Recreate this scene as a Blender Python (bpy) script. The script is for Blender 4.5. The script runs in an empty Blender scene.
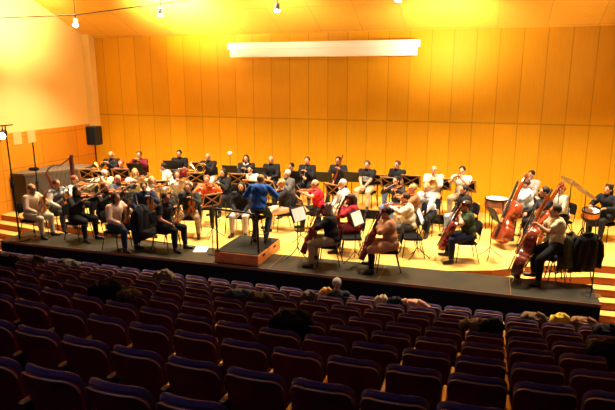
import bpy, math, random
import numpy as np
from mathutils import Vector, Matrix
random.seed(7)
PI = math.pi
sc = bpy.context.scene
C = sc.collection

# ------------------------------------------------------------------ camera
FPX = 566.0
TILT = math.atan(128 / FPX)
YAW = math.atan(183 * math.cos(TILT) / FPX)
CH = 3.9
cam = bpy.data.objects.new('camera', bpy.data.cameras.new('camera'))
C.objects.link(cam)
cam.location = (0, 0, CH)
cam.rotation_euler = (PI / 2 - TILT, 0, YAW)
cam.data.sensor_width = 36
cam.data.lens = 36 * FPX / 615
cam.data.clip_end = 200
sc.camera = cam
_F = Vector((-math.sin(YAW) * math.cos(TILT), math.cos(YAW) * math.cos(TILT), -math.sin(TILT)))
_R = Vector((math.cos(YAW), math.sin(YAW), 0))
_U = _R.cross(_F)
def onz(px, py, z):
    d = _F + _R * ((px - 307.5) / FPX) + _U * ((205 - py) / FPX)
    t = (z - CH) / d.z
    return d * t + Vector((0, 0, CH))

# ------------------------------------------------------------------ materials
def mat(name, col, rough=.6, metal=0, spec=.5, emit=None, es=0, noise=None, sheen=0, coat=0):
    m = bpy.data.materials.new(name); m.use_nodes = True
    nt = m.node_tree; b = nt.nodes['Principled BSDF']
    b.inputs['Base Color'].default_value = (*col, 1)
    b.inputs['Roughness'].default_value = rough
    b.inputs['Metallic'].default_value = metal
    b.inputs['Specular IOR Level'].default_value = spec
    if coat: b.inputs['Coat Weight'].default_value = coat; b.inputs['Coat Roughness'].default_value = .15
    if sheen: b.inputs['Sheen Weight'].default_value = sheen
    if emit: b.inputs['Emission Color'].default_value = (*emit, 1); b.inputs['Emission Strength'].default_value = es
    if noise:
        sx, amt = noise
        tc = nt.nodes.new('ShaderNodeTexCoord'); n = nt.nodes.new('ShaderNodeTexNoise')
        n.inputs['Scale'].default_value = sx; n.inputs['Detail'].default_value = 3
        r = nt.nodes.new('ShaderNodeMapRange'); r.inputs['From Min'].default_value = .3; r.inputs['From Max'].default_value = .7
        r.inputs['To Min'].default_value = 1 - amt; r.inputs['To Max'].default_value = 1 + amt
        v = nt.nodes.new('ShaderNodeVectorMath'); v.operation = 'SCALE'; v.inputs[0].default_value = col
        nt.links.new(tc.outputs['Object'], n.inputs['Vector']); nt.links.new(n.outputs['Fac'], r.inputs['Value'])
        nt.links.new(r.outputs['Result'], v.inputs['Scale']); nt.links.new(v.outputs['Vector'], b.inputs['Base Color'])
    return m

def panel_mat(name, col, w, h, offx, offz, axes=('X', 'Z'), rough=.45, var=.10, line=.012, dark=.45, grain=True, hl=None, spec=.3):
    """veneer panels w wide and h high: joints and a tone of its own for each panel"""
    m = bpy.data.materials.new(name); m.use_nodes = True
    nt = m.node_tree; L = nt.links.new; b = nt.nodes['Principled BSDF']
    b.inputs['Roughness'].default_value = rough
    b.inputs['Specular IOR Level'].default_value = spec
    tc = nt.nodes.new('ShaderNodeTexCoord'); sp = nt.nodes.new('ShaderNodeSeparateXYZ'); L(tc.outputs['Object'], sp.inputs[0])
    def M(op, a, bb=None):
        n = nt.nodes.new('ShaderNodeMath'); n.operation = op
        for i, v in enumerate((a, bb)):
            if v is None: continue
            if isinstance(v, (int, float)): n.inputs[i].default_value = v
            else: L(v, n.inputs[i])
        return n.outputs[0]
    u = M('DIVIDE', M('SUBTRACT', sp.outputs[axes[0]], offx), w)
    v = M('DIVIDE', M('SUBTRACT', sp.outputs[axes[1]], offz), h)
    cu, cv = M('FLOOR', u), M('FLOOR', v)
    cb = nt.nodes.new('ShaderNodeCombineXYZ'); L(cu, cb.inputs[0]); L(cv, cb.inputs[1])
    wn = nt.nodes.new('ShaderNodeTexWhiteNoise'); wn.noise_dimensions = '2D'; L(cb.outputs[0], wn.inputs['Vector'])
    tone = M('ADD', M('MULTIPLY', wn.outputs['Value'], 2 * var), 1 - var)
    fu = M('ABSOLUTE', M('SUBTRACT', M('FRACT', u), .5)); fv = M('ABSOLUTE', M('SUBTRACT', M('FRACT', v), .5))
    ju = M('GREATER_THAN', fu, .5 - line / w); jv = M('GREATER_THAN', fv, .5 - (hl if hl is not None else line) / h)
    j = M('MAXIMUM', ju, jv)
    tone = M('MULTIPLY', tone, M('SUBTRACT', 1, M('MULTIPLY', j, dark)))
    if grain:
        mp = nt.nodes.new('ShaderNodeMapping'); L(tc.outputs['Object'], mp.inputs[0])
        s = {'X': 14, 'Y': 14, 'Z': 14}; s[axes[1]] = 1.2
        mp.inputs['Scale'].default_value = (s['X'], s['Y'], s['Z'])
        n = nt.nodes.new('ShaderNodeTexNoise'); n.inputs['Scale'].default_value = 1.5; n.inputs['Detail'].default_value = 4
        L(mp.outputs[0], n.inputs['Vector'])
        tone = M('MULTIPLY', tone, M('ADD', M('MULTIPLY', n.outputs['Fac'], .18), .91))
    vm = nt.nodes.new('ShaderNodeVectorMath'); vm.operation = 'SCALE'; vm.inputs[0].default_value = col
    L(tone, vm.inputs['Scale']); L(vm.outputs[0], b.inputs['Base Color'])
    return m

M = {}
M['wall_wood'] = panel_mat('veneer_wall', (.68, .325, .006), .613, 6, .19, 2.62 - 6, rough=.55, var=.07, dark=.32, hl=.02, spec=.2)
M['side_wood'] = panel_mat('veneer_side', (.62, .23, .010), 1.6, .9, 0, -.55, axes=('Y', 'Z'), rough=.5, var=.05, dark=.35)
M['ceiling'] = panel_mat('veneer_ceiling', (.84, .50, .07), 1.25, 1.3, .1, 0, axes=('X', 'Y'), rough=.55, var=.05, dark=.22)
M['floor_wood'] = panel_mat('stage_boards', (.70, .42, .10), .12, 2.4, 0, 0, axes=('Y', 'X'), rough=.28, var=.08, line=.002, dark=.3, spec=.5)
M['tread'] = mat('tread_wood', (.74, .42, .09), .4, noise=(3, .1))
M['riser'] = mat('red_riser_wood', (.36, .075, .012), .5, noise=(3, .15))
M['apron'] = mat('dark_apron_boards', (.024, .017, .005), .5, noise=(2.5, .3), spec=.3)
M['black'] = mat('black_cloth', (.006, .005, .005), .9, spec=.15)
M['apron_edge'] = mat('apron_edge_trim', (.20, .085, .03), .4)
M['cream_wall'] = mat('cream_paint', (.85, .60, .20), .8, noise=(1, .03))
M['hall'] = mat('hall_carpet', (.02, .009, .01), .9)
M['hall_wall'] = mat('hall_wall', (.10, .045, .015), .8)
M['white'] = mat('white_screen', (.90, .96, 1.0), .6)
M['paper'] = mat('paper', (.85, .83, .78), .7)
M['steel'] = mat('black_metal', (.010, .009, .008), .45, spec=.3)
M['chrome'] = mat('chrome', (.6, .58, .55), .2, metal=1)
M['brass'] = mat('brass', (.75, .50, .16), .22, metal=1)
M['chair_pad'] = mat('black_pad', (.006, .005, .006), .85, spec=.15)
M['podium_side'] = mat('podium_wood', (.66, .19, .030), .4, noise=(5, .2))
M['podium_top'] = mat('podium_carpet', (.012, .010, .006), .85, noise=(20, .2), spec=.2)
M['grey_cloth'] = mat('grey_drape', (.055, .040, .026), .85, noise=(3, .15))
M['stand_wood'] = mat('stand_wood', (.36, .17, .055), .45, noise=(8, .15))
M['violin'] = mat('varnish_amber', (.42, .11, .02), .22, coat=.5, noise=(6, .2))
M['cello'] = mat('varnish_red', (.23, .022, .012), .22, coat=.5, noise=(4, .25))
M['bass'] = mat('varnish_bass', (.20, .030, .008), .2, coat=.6, noise=(3, .3))
M['harp_wood'] = mat('harp_wood', (.10, .018, .010), .3, noise=(5, .2))
M['ebony'] = mat('ebony', (.012, .008, .006), .3)
M['seat_back'] = mat('maroon_shell', (.20, .016, .028), .55, noise=(4, .15))
M['seat_pad'] = mat('purple_velour', (.050, .018, .13), .8, sheen=.25, noise=(30, .12))
M['seat_pipe'] = mat('seat_piping', (.62, .34, .22), .25, coat=.5)
M['arm_wood'] = mat('armrest_wood', (.60, .30, .09), .25, coat=.4)
M['skin'] = mat('skin', (.46, .21, .11), .55)
M['skin_pale'] = mat('skin_pale', (.72, .42, .28), .55)
M['eye'] = mat('eye', (.02, .015, .012), .3)
M['lip'] = mat('lip', (.42, .10, .08), .5)
M['boot'] = mat('shoe_leather', (.012, .009, .008), .4)
M['drumhead'] = mat('drumhead', (.80, .74, .62), .5)
M['cymbal'] = mat('dull_bronze', (.30, .17, .05), .4, metal=.9)
M['notice'] = mat('notice_paper', (.72, .42, .13), .8)
M['copper'] = mat('copper_shell', (.45, .16, .06), .3, metal=.8)
M['lamp_glow'] = mat('lamp_glow', (1, 1, 1), .5, emit=(1, .88, .68), es=40)
_cc = {}
def cloth(col, rough=.85):
    k = tuple(col)
    if k not in _cc: _cc[k] = mat('cloth_%d' % len(_cc), col, rough, spec=.2, noise=(14, .14))
    return _cc[k]

# ------------------------------------------------------------------ mesh helpers
class MB:
    def __init__(s): s.v = []; s.f = []; s.m = []
    def add(s, vs, fs, mi=0):
        o = len(s.v); s.v += [tuple(v) for v in vs]
        s.f += [tuple(i + o for i in f) for f in fs]; s.m += [mi] * len(fs)
        return s
    def box(s, c, d, R=None, mi=0, bev=0):
        x, y, z = (q / 2 for q in d)
        if bev <= 0:
            vs = [Vector((a * x, b * y, e * z)) for a in (-1, 1) for b in (-1, 1) for e in (-1, 1)]
            fs = [(0, 1, 3, 2), (4, 6, 7, 5), (0, 4, 5, 1), (2, 3, 7, 6), (0, 2, 6, 4), (1, 5, 7, 3)]
        else:
            b = min(bev, x * .9, y * .9, z * .9)
            rings = [(x - b, y - b, -z), (x, y, -z + b), (x, y, z - b), (x - b, y - b, z)]
            vs = []; fs = []
            for (rx, ry, rz) in rings:
                q = b if rx == x else b * .6
                vs += [Vector(p) for p in ((rx - q, -ry, rz), (rx, -ry + q, rz), (rx, ry - q, rz), (rx - q, ry, rz), (-rx + q, ry, rz), (-rx, ry - q, rz), (-rx, -ry + q, rz), (-rx + q, -ry, rz))]
            for k in range(3):
                for i in range(8):
                    j = (i + 1) % 8; fs.append((k * 8 + i, k * 8 + j, k * 8 + 8 + j, k * 8 + 8 + i))
            fs.append(tuple(range(7, -1, -1))); fs.append(tuple(range(24, 32)))
        if R is not None: vs = [R @ v for v in vs]
        c = Vector(c)
        return s.add([v + c for v in vs], fs, mi)
    def tube(s, pts, rad, n=8, mi=0, cap=True, flat=1.0):
        pts = [Vector(p) for p in pts]
        if isinstance(rad, (int, float)): rad = [rad] * len(pts)
        vs = []; fs = []; prev = None
        for i, p in enumerate(pts):
            t = (pts[min(i + 1, len(pts) - 1)] - pts[max(i - 1, 0)])
            t = t.normalized() if t.length > 1e-9 else Vector((0, 0, 1))
            if prev is None: a = t.cross(Vector((0, 0, 1)) if abs(t.z) < .9 else Vector((1, 0, 0))).normalized()
            else:
                a = prev - t * prev.dot(t); a = a.normalized()
            prev = a; b = t.cross(a)
            for k in range(n):
                w = 2 * PI * k / n
                vs.append(p + (a * math.cos(w) + b * math.sin(w) * flat) * rad[i])
        for i in range(len(pts) - 1):
            for k in range(n):
                j = (k + 1) % n
                fs.append((i * n + k, i * n + j, (i + 1) * n + j, (i + 1) * n + k))
        if cap:
            fs.append(tuple(range(n - 1, -1, -1))); fs.append(tuple(range((len(pts) - 1) * n, len(pts) * n)))
        return s.add(vs, fs, mi)
    def ell(s, c, r, R=None, nu=14, nv=9, mi=0, warp=None):
        c = Vector(c); vs = []; fs = []
        for i in range(nv + 1):
            ph = PI * i / nv
            if i in (0, nv): vs.append(Vector((0, 0, math.cos(ph)))); continue
            for k in range(nu):
                w = 2 * PI * k / nu
                vs.append(Vector((math.sin(ph) * math.cos(w), math.sin(ph) * math.sin(w), math.cos(ph))))
        def idx(i, k): return 0 if i == 0 else (1 + (nv - 1) * nu if i == nv else 1 + (i - 1) * nu + k % nu)
        for i in range(nv):
            for k in range(nu):
                if i == 0: fs.append((0, idx(1, k), idx(1, k + 1)))
                elif i == nv - 1: fs.append((idx(i, k), idx(nv, 0), idx(i, k + 1)))
                else: fs.append((idx(i, k), idx(i + 1, k), idx(i + 1, k + 1), idx(i, k + 1)))
        if warp: vs = [warp(v) for v in vs]
        vs = [Vector((v.x * r[0], v.y * r[1], v.z * r[2])) for v in vs]
        if R is not None: vs = [R @ v for v in vs]
        return s.add([v + c for v in vs], fs, mi)
    def prism(s, out, y0, y1, fn=None, mi=0, bev=0, bulge=0):
        """outline in x,z swept along y; fn maps (x,y,z) to a point"""
        n = len(out); cx = sum(p[0] for p in out) / n; cz = sum(p[1] for p in out) / n
        sgn = 1 if y1 > y0 else -1
        rings = [(y0, 0)] if not bev else [(y0, bev), (y0 + sgn * bev, 0)]
        rings += [(y1, 0)] if not bev else [(y1 - sgn * bev, 0), (y1, bev)]
        vs = []; fs = []
        for y, ins in rings:
            for (x, z) in out:
                d = math.hypot(x - cx, z - cz) or 1
                k = 1 - ins / d
                vs.append((cx + (x - cx) * k, y, cz + (z - cz) * k))
        for r in range(len(rings) - 1):
            for i in range(n):
                j = (i + 1) % n; fs.append((r * n + i, r * n + j, (r + 1) * n + j, (r + 1) * n + i))
        c0 = len(vs); vs.append((cx, y0 - sgn * bulge, cz)); c1 = len(vs); vs.append((cx, y1 + sgn * bulge, cz))
        for i in range(n):
            j = (i + 1) % n
            fs.append((c0, j, i)); fs.append((c1, (len(rings) - 1) * n + i, (len(rings) - 1) * n + j))
        if fn: vs = [fn(Vector(v)) for v in vs]
        return s.add(vs, fs, mi)
    def lathe(s, prof, c=(0, 0, 0), n=20, mi=0):
        vs = []; fs = []; c = Vector(c)
        for r, z in prof:
            for k in range(n):
                w = 2 * PI * k / n; vs.append(c + Vector((r * math.cos(w), r * math.sin(w), z)))
        for i in range(len(prof) - 1):
            for k in range(n):
                j = (k + 1) % n; fs.append((i * n + k, i * n + j, (i + 1) * n + j, (i + 1) * n + k))
        return s.add(vs, fs, mi)
    def xf(s, Mx):
        s.v = [tuple(Mx @ Vector(v)) for v in s.v]; return s
    def build(s, name, mats, parent=None, smooth=True, loc=None):
        me = bpy.data.meshes.new(name); me.from_pydata(s.v, [], s.f)
        if not isinstance(mats, (list, tuple)): mats = [mats]
        for m in mats: me.materials.append(m)
        me.polygons.foreach_set('material_index', s.m)
        me.update(); me.validate()
        if smooth:
            me.polygons.foreach_set('use_smooth', [True] * len(me.polygons))
            try: me.set_sharp_from_angle(angle=math.radians(40))
            except Exception: pass
        o = bpy.data.objects.new(name, me); C.objects.link(o)
        if parent: o.parent = parent
        if loc: o.location = loc
        return o

def tag(o, label=None, cat=None, group=None, kind=None):
    if label: o['label'] = label
    if cat: o['category'] = cat
    if group: o['group'] = group
    if kind: o['kind'] = kind
    return o
def root(name, loc, rz, label, cat, group=None):
    o = bpy.data.objects.new(name, None); C.objects.link(o); o.empty_display_size = .1
    o.location = loc; o.rotation_euler = (0, 0, rz)
    return tag(o, label, cat, group)
def kids(o): return [c for c in ALLKIDS.get(o.name, [])]
ALLKIDS = {}
def copy_tree(o, parent=None):
    c = o.copy(); C.objects.link(c)
    if parent: c.parent = parent
    for ch in list(o.children): copy_tree(ch, c)
    return c
def struct(mb, name, m, smooth=False):
    return tag(mb.build(name, m, smooth=smooth), kind='structure')

# ------------------------------------------------------------------ room
WY, WX = 17.0, -13.3
XR = 6.2
CZ, CS = 5.2, .416
def ceil_z(y): return CZ + CS * (WY - y)
struct(MB().box(((WX + XR) / 2, WY + .1, 2.5), (XR - WX + .4, .2, 8)), 'wall_back', M['wall_wood'])
b = MB(); y0, y1 = 6.0, WY + .2
b.add([(WX - .2, y0, ceil_z(y0)), (XR + .2, y0, ceil_z(y0)), (XR + .2, y1, ceil_z(y1)), (WX - .2, y1, ceil_z(y1)),
       (WX - .2, y0, ceil_z(y0) + .2), (XR + .2, y0, ceil_z(y0) + .2), (XR + .2, y1, ceil_z(y1) + .2), (WX - .2, y1, ceil_z(y1) + .2)],
      [(0, 3, 2, 1), (4, 5, 6, 7), (0, 1, 5, 4), (2, 3, 7, 6), (1, 2, 6, 5), (0, 4, 7, 3)])
struct(b, 'ceiling', M['ceiling'])
struct(MB().box((WX - .1, 9.5, 2.25 + 4), (.2, 15.2, 8)), 'wall_left', M['cream_wall'])
struct(MB().box((WX - .085, 9.5, .65), (.23, 15.2, 3.3)), 'trim_1', M['side_wood'])
struct(MB().box((WX + .14, WY - .14, 3.9), (.28, .28, 3.4)), 'trim_2', M['cream_wall'])
struct(MB().box((XR + .1, 9.5, 4), (.2, 15.2, 10)), 'wall_right', M['wall_wood'])
# stage floor with its stepped front edge
edge = [(WX, 12.55), (-11.9, 12.35), (-10.0, 11.9), (-8.2, 11.6), (-5, 11.35), (-1, 11.3), (.3, 11.75), (1.2, 12.35), (2.3, 12.75), (XR, 12.95)]
b = MB(); n = len(edge); top = [(x, y, 0) for x, y in edge] + [(XR, WY, 0), (WX, WY, 0)]
bot = [(x, y, -.16) for x, y, z in top]; k = len(top)
b.add(top + bot, [tuple(range(k))], 0)
b.add(top + bot, [tuple(range(2 * k - 1, k - 1, -1))] + [(i, i + k, (i + 1) % k + k, (i + 1) % k) for i in range(k)], 1)
b.m = [0, 1] + [1] * k
struct(b, 'floor', [M['floor_wood'], M['riser']])
for s in range(1, 7):      # steps down to the hall, seen at both ends of the apron
    z = -.16 * s; q = .30 * s; b = MB()
    fr = [(x, y - q, z) for x, y in edge]; bk = [(x, y - q + .34, z) for x, y in edge]
    lo = [(x, y, z - .16) for x, y, _ in fr]
    b.add(fr + bk, [(i, i + 1, n + i + 1, n + i) for i in range(n - 1)], 0)
    b.add(fr + lo, [(i, n + i, n + i + 1, i + 1) for i in range(n - 1)], 1)
    struct(b, 'trim_%d' % (s + 2), [M['tread'], M['riser']])
# black apron laid in front of the boards
ax0, ax1, ay0, ay1 = -11.15, 2.12, 10.41, 11.42
r = root('stage_apron', ((ax0 + ax1) / 2, (ay0 + ay1) / 2, 0), 0, 'long low dark-topped apron platform with black front below the orchestra', 'platform')
cx, cy = (ax0 + ax1) / 2, (ay0 + ay1) / 2
MB().box((0, 0, -.015), (ax1 - ax0, ay1 - ay0, .05), bev=.005).build('deck', M['apron'], r)
MB().box((0, -(ay1 - ay0) / 2 + .02, -.53), (ax1 - ax0 - .02, .04, .98)).build('front_skirt', M['black'], r, False)
MB().box((-(ax1 - ax0) / 2 + .03, .02, -.53), (.04, ay1 - ay0 - .06, .98)).build('side_skirt', M['black'], r, False)
MB().box(((ax1 - ax0) / 2 - .03, .02, -.53), (.04, ay1 - ay0 - .06, .98)).build('side_skirt', M['black'], r, False)
MB().box((0, -(ay1 - ay0) / 2 - .008, -.015), (ax1 - ax0, .016, .056)).build('edge_strip', M['apron_edge'], r, False)
for xx in (-8.2, -4.15, -1.85, .62):
    MB().box((xx - cx, 0, .0115), (.012, ay1 - ay0 - .02, .003)).build('joint_strip', M['apron_edge'], r, False)
# player riser by the wall
RZ = .30
r = root('wind_riser', (0, 0, 0), 0, 'low black-fronted riser along the back wall under the last row', 'riser')
rx0, rx1 = -12.55, -.05
MB().box(((rx0 + rx1) / 2, 16.13, RZ - .02), (rx1 - rx0, 1.7, .04)).build('deck', M['tread'], r, False)
MB().box(((rx0 + rx1) / 2, 15.30, .13), (rx1 - rx0 - .04, .03, .26)).build('front_board', M['black'], r, False)
MB().box((rx1 - .03, 16.13, .13), (.03, 1.62, .26)).build('side_board', M['riser'], r, False)
# hall terraces
ROWS = [(2.57, 2.035), (3.45, 1.755), (4.35, 1.49), (5.21, 1.225), (6.15, .93), (7.05, .66), (7.98, .40), (8.88, .14), (9.76, -.13)]
CURV = [.016, .016, .016, .016, .014, .012, .008, .005, .0020]
NR = len(ROWS)
ys = [-1.2] + [y - .16 for y, z in ROWS] + [ay0 + .02]
b = MB()
zf = [z - .93 for y, z in ROWS]
for j, (yy, zz) in enumerate(ROWS):
    ya = yy - .12; yb = (ROWS[j + 1][0] - .12) if j < NR - 1 else 10.41
    if j == 0: ya = -1.5
    b.box(((WX + XR) / 2, (ya + yb) / 2, zf[j] - .5), (XR - WX, yb - ya, 1.0))
b.box(((WX + XR) / 2, 11.6, -1.2), (XR - WX, 2.4, .12))
struct(b, 'floor_hall', M['hall']); bpy.data.objects['floor_hall'].name = 'floor.001'

# ------------------------------------------------------------------ fixtures
r = root('projection_screen', (-4.86, 16.62, 4.72), 0, 'long white rolled-up projection screen box high on the wood wall', 'projection screen')
SL = 5.85
MB().box((0, 0, .10), (SL, .30, .20), bev=.02).build('case', M['white'], r)
MB().box((0, -.02, -.10), (SL - .14, .22, .26), bev=.02).build('lower_case', M['white'], r)
for sx in (-1, 0, 1): MB().box((sx * 2.5, .26, .12), (.06, .23, .1)).build('bracket', M['steel'], r, False)

def track_light(x, y, z, aim, lab, drop=.02):
    r = root('stage_spotlight', (x, y, z), 0, lab, 'spotlight', 'spotlights on the ceiling bar')
    MB().tube([(0, 0, drop), (0, 0, -.10)], .012).build('hanger', M['steel'], r)
    a = Vector(aim).normalized(); q = Vector((0, 0, -.15))
    MB().tube([q - a * .09, q - a * .06, q + a * .02, q + a * .11], [.03, .055, .06, .075], n=14).build('lamp_housing', M['white'], r)
    MB().tube([q + a * .10, q + a * .118], .066, n=14).build('lens', M['lamp_glow'], r)
    return r
r = root('lighting_bar', (-8, 12.9, 5.5), 0, 'thin dark lighting bar hanging under the ceiling across the stage', 'lighting bar')
bar = [(-13.2, 12.9, 5.47), (-10.4, 12.9, 5.47), (-7.86, 12.9, 5.66), (-4.7, 12.9, 5.90), (-1.2, 12.9, 6.0), (5, 12.9, 6.0)]
MB().tube([Vector(p) - Vector((-8, 12.9, 5.5)) for p in bar], .013).build('pipe', M['steel'], r)
for p in bar[1:5]:
    d = Vector(p) - Vector((-8, 12.9, 5.5)); MB().tube([d, d + Vector((0, 0, ceil_z(12.9) - p[2] + .02))], .008).build('hanger_rod', M['steel'], r)
track_light(-10.4, 12.9, 5.45, (.3, -.5, -.8), 'leftmost small white spotlight on the bar, above the cream wall corner')
track_light(-7.86, 12.9, 5.64, (.1, -.4, -1), 'small white spotlight on the bar, between the leftmost and the screen')
track_light(-4.8, 12.9, 5.64, (.1, -.4, -1), 'small white spotlight on the bar above the rolled screen left part', .26)
track_light(-2.0, 12.9, 5.76, (-.1, -.4, -1), 'small white spotlight on the bar near the top, above the screen right part', .22)

r = root('loudspeaker', (-12.35, 15.75, RZ), 0, 'black loudspeaker box on a pole in the left back corner', 'loudspeaker')
MB().box((0, 0, 1.72), (.40, .36, .62), bev=.03).build('cabinet', M['steel'], r)
MB().box((0, -.185, 1.72), (.34, .015, .55), bev=.01).build('grille', M['black'], r)
MB().tube([(0, 0, .25), (0, 0, 1.45)], .022).build('pole', M['steel'], r)
for a in (90, 210, 330):
    c, s = math.cos(math.radians(a)), math.sin(math.radians(a))
    MB().tube([(0, 0, .55), (.38 * c, .38 * s, .012)], .013).build('leg', M['steel'], r)
for i, yy in enumerate((13.45, 14.0)):
    t = MB().box((0, 0, 0), (.01, .32, .38)).build('wall_notice', M['notice'], None, False, (WX + .036, yy, 2.13))
    tag(t, ['pale paper notice on the wood side wall, the nearer of the pair', 'pale paper notice on the wood side wall, the one nearer the loudspeaker'][i], 'notice', 'notices on the side wall')

# draped block by the left wall
out = [(-12.75, 13.05), (-11.85, 14.45), (-12.0, 15.1), (-13.2, 15.1), (-13.2, 13.0)]
r = root('draped_case', (-12.6, 14.2, 0), 0, 'large case under a grey cover against the left side wall', 'covered case')
o2 = [(x + 12.6, y - 14.2) for x, y in out]
b = MB(); k = len(o2)
b.add([(x, y, 0) for x, y in o2] + [(x, y, 1.1) for x, y in o2], [tuple(range(k, 2 * k))] + [(i, (i + 1) % k, k + (i + 1) % k, k + i) for i in range(k)])
b.build('cover', M['grey_cloth'], r, False)
b = MB(); b.add([(x * 1.02, y * 1.02, 1.085) for x, y in o2] + [(x * 1.02, y * 1.02, 1.15) for x, y in o2], [tuple(range(k, 2 * k)), tuple(range(k - 1, -1, -1))] + [(i, (i + 1) % k, k + (i + 1) % k, k + i) for i in range(k)])
b.build('lid', cloth((.11, .08, .05)), r, False)
t = MB().ell((0, 0, .04), (.17, .12, .06), warp=lambda v: v * (1 + .15 * math.sin(5 * v.x + 3 * v.y))).build('cloth_bundle', M['black'], None, True, (-12.95, 13.65, 1.152))
tag(t, 'small black bundle lying on the grey covered case', 'bundle')

# lamp stand at left
r = root('lamp_stand', (-10.75, 10.62, .01), 0, 'tall black lighting stand with crossbar at the left apron corner', 'lighting stand')
MB().lathe([(0, 0), (.25, 0), (.25, .02), (.05, .035), (0, .035)], n=24).build('base', M['steel'], r)
MB().tube([(0, 0, .02), (-.02, 0, 1.4), (-.05, 0, 2.78)], [.022, .018, .014]).build('pole', M['steel'], r)
MB().tube([(-.5, -.05, 2.74), (.16, .02, 2.80)], .014).build('crossbar', M['steel'], r)
MB().box((-.035, 0, 1.35), (.07, .07, .16), bev=.01).build('clamp', M['steel'], r)
def parcan(x, y, z, aim, lit, lab):
    r = root('par_lamp', (x, y, z), 0, lab, 'stage lamp', 'lamps on the left lighting stand')
    a = Vector(aim).normalized()
    MB().tube([-a * .13, -a * .10, a * .0, a * .12], [.03, .08, .095, .10], n=16).build('can', M['steel'], r)
    MB().tube([a * .095, a * .125], .085, n=16).build('lens', M['lamp_glow'] if lit else M['chrome'], r)
    MB().tube([(0, 0, .0), (0, 0, .18)], .012).build('yoke', M['steel'], r)
parcan(-10.90, 10.63, 2.585, (.45, -.75, -.25), True, 'glowing can lamp hung under the crossbar of the left stand')
parcan(-11.13, 10.6, 2.42, (-.5, .7, -.1), False, 'dark can lamp hung at the outer end of the left stand')
r = root('tripod_stand', (-12.0, 11.6, -.0), 0, 'dark tripod stand standing behind the tall lamp stand at left', 'tripod stand')
r.location = (-12.2, 12.9, 0)
MB().tube([(0, 0, .3), (0, 0, 2.1)], .018).build('pole', M['steel'], r)
MB().box((0, 0, .95), (.07, .07, .12), bev=.01).build('clamp', M['steel'], r)
for a in (20, 140, 260):
    c, s = math.cos(math.radians(a)), math.sin(math.radians(a))
    MB().tube([(0, 0, .9), (.45 * c, .45 * s, .012)], .012).build('leg', M['steel'], r)

# podium with rail
px0, px1, py0, py1 = -5.41, -4.40, 10.50, 11.84
r = root('conductor_podium', ((px0 + px1) / 2, (py0 + py1) / 2, .012), 0, 'square reddish wood podium with dark carpet top at the apron front', 'podium')
w, d = px1 - px0, py1 - py0
MB().box((0, 0, .115), (w, d, .23), bev=.006).build('box', M['podium_side'], r)
MB().box((0, 0, .236), (w - .03, d - .03, .014)).build('carpet', M['podium_top'], r, False)
for yy in (-.35, .3): MB().box((w / 2 + .004, yy, .16), (.012, .12, .035)).build('hand_slot', M['black'], r, False)
r = root('podium_rail', (px0 + .05, py0 + .06, .255), 0, 'black metal safety rail along the front of the podium', 'safety rail')
MB().tube([(0, 0, 0), (0, 0, .93)], .022).build('post', M['steel'], r)
MB().tube([(0, 0, .92), (.35, 0, .90), (.72, 0, .88), (.84, .02, .86), (.89, .06, .78), (.90, .10, .6), (.90, .12, 0)], .024).build('top_rail', M['steel'], r)
MB().box((0, 0, .01), (.1, .1, .02)).build('foot_plate', M['steel'], r)
r = root('mic_stand', (-5.70, 11.0, .012), 0, 'slim black upright stand beside the podium left corner', 'microphone stand')
MB().tube([(0, 0, .0), (0, 0, 1.05)], .011).build('pole', M['steel'], r)
MB().lathe([(0, 0), (.12, 0), (.12, .015), (.02, .025), (0, .025)], n=18).build('base', M['steel'], r)
MB().tube([(0, 0, 1.04), (.12, .02, 1.12)], .010).build('arm', M['steel'], r)

for i, (x, y, a, lab) in enumerate([(-6.12, 11.22, .3, 'white sheet of paper lying on the floor left of the podium'), ]):
    t = MB().box((0, 0, 0), (.30, .42, .004)).build('paper_sheet', M['paper'], None, False, (x, y, .014)); t.rotation_euler.z = a
    tag(t, lab, 'paper')

# ------------------------------------------------------------------ chairs, stands
def make_chair(h=.45):
    r = root('stage_chair', (0, 0, 0), 0, 'x', 'chair', 'black chairs on the stage')
    MB().box((0, 0, h - .02), (.43, .42, .05), bev=.018).build('seat', M['chair_pad'], r)
    b = MB(); out = []
    for i in range(9):
        a = PI * i / 8; out.append((.20 * math.copysign(abs(math.cos(a)) ** .45, math.cos(a)), h + .34 + .08 * math.sin(a) ** .6 if 0 < i < 8 else h + .34))
    out = [(.20, h + .16)] + out + [(-.20, h + .16)]
    b.prism(out, -.255, -.225, bev=.008, fn=lambda v: Vector((v.x, v.y - (v.z - h) * .16 + .35 * v.x * v.x, v.z)))
    b.build('backrest', M['chair_pad'], r)
    for sx in (-1, 1):
        MB().tube([(sx * .20, .17, h - .04), (sx * .23, .22, .0)], .011, n=6).build('leg', M['steel'], r)
        MB().tube([(sx * .20, -.17, h - .04), (sx * .23, -.27, .0)], .011, n=6).build('leg', M['steel'], r)
        MB().tube([(sx * .205, .15, h - .045), (sx * .205, -.2, h - .045), (sx * .20, -.24, h + .05), (sx * .19, -.30, h + .35)], .010, n=6).build('back_post', M['steel'], r)
    return r
def make_stool(h):
    r = root('tall_stool', (0, 0, 0), 0, 'x', 'stool')
    MB().lathe([(0, h - .05), (.15, h - .05), (.175, h - .03), (.175, h - .012), (.15, h), (0, h + .004)], n=20).build('seat', M['chair_pad'], r)
    for a in (45, 135, 225, 315):
        c, s = math.cos(math.radians(a)), math.sin(math.radians(a))
        MB().tube([(.10 * c, .10 * s, h - .05), (.23 * c, .23 * s, 0)], .012, n=6).build('leg', M['steel'], r)
    b = MB(); k = .19
    pts = [(k * math.cos(2 * PI * i / 16), k * math.sin(2 * PI * i / 16), .25) for i in range(17)]
    b.tube(pts, .009, n=6, cap=False).build('foot_ring', M['chrome'], r)
    return r
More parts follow.
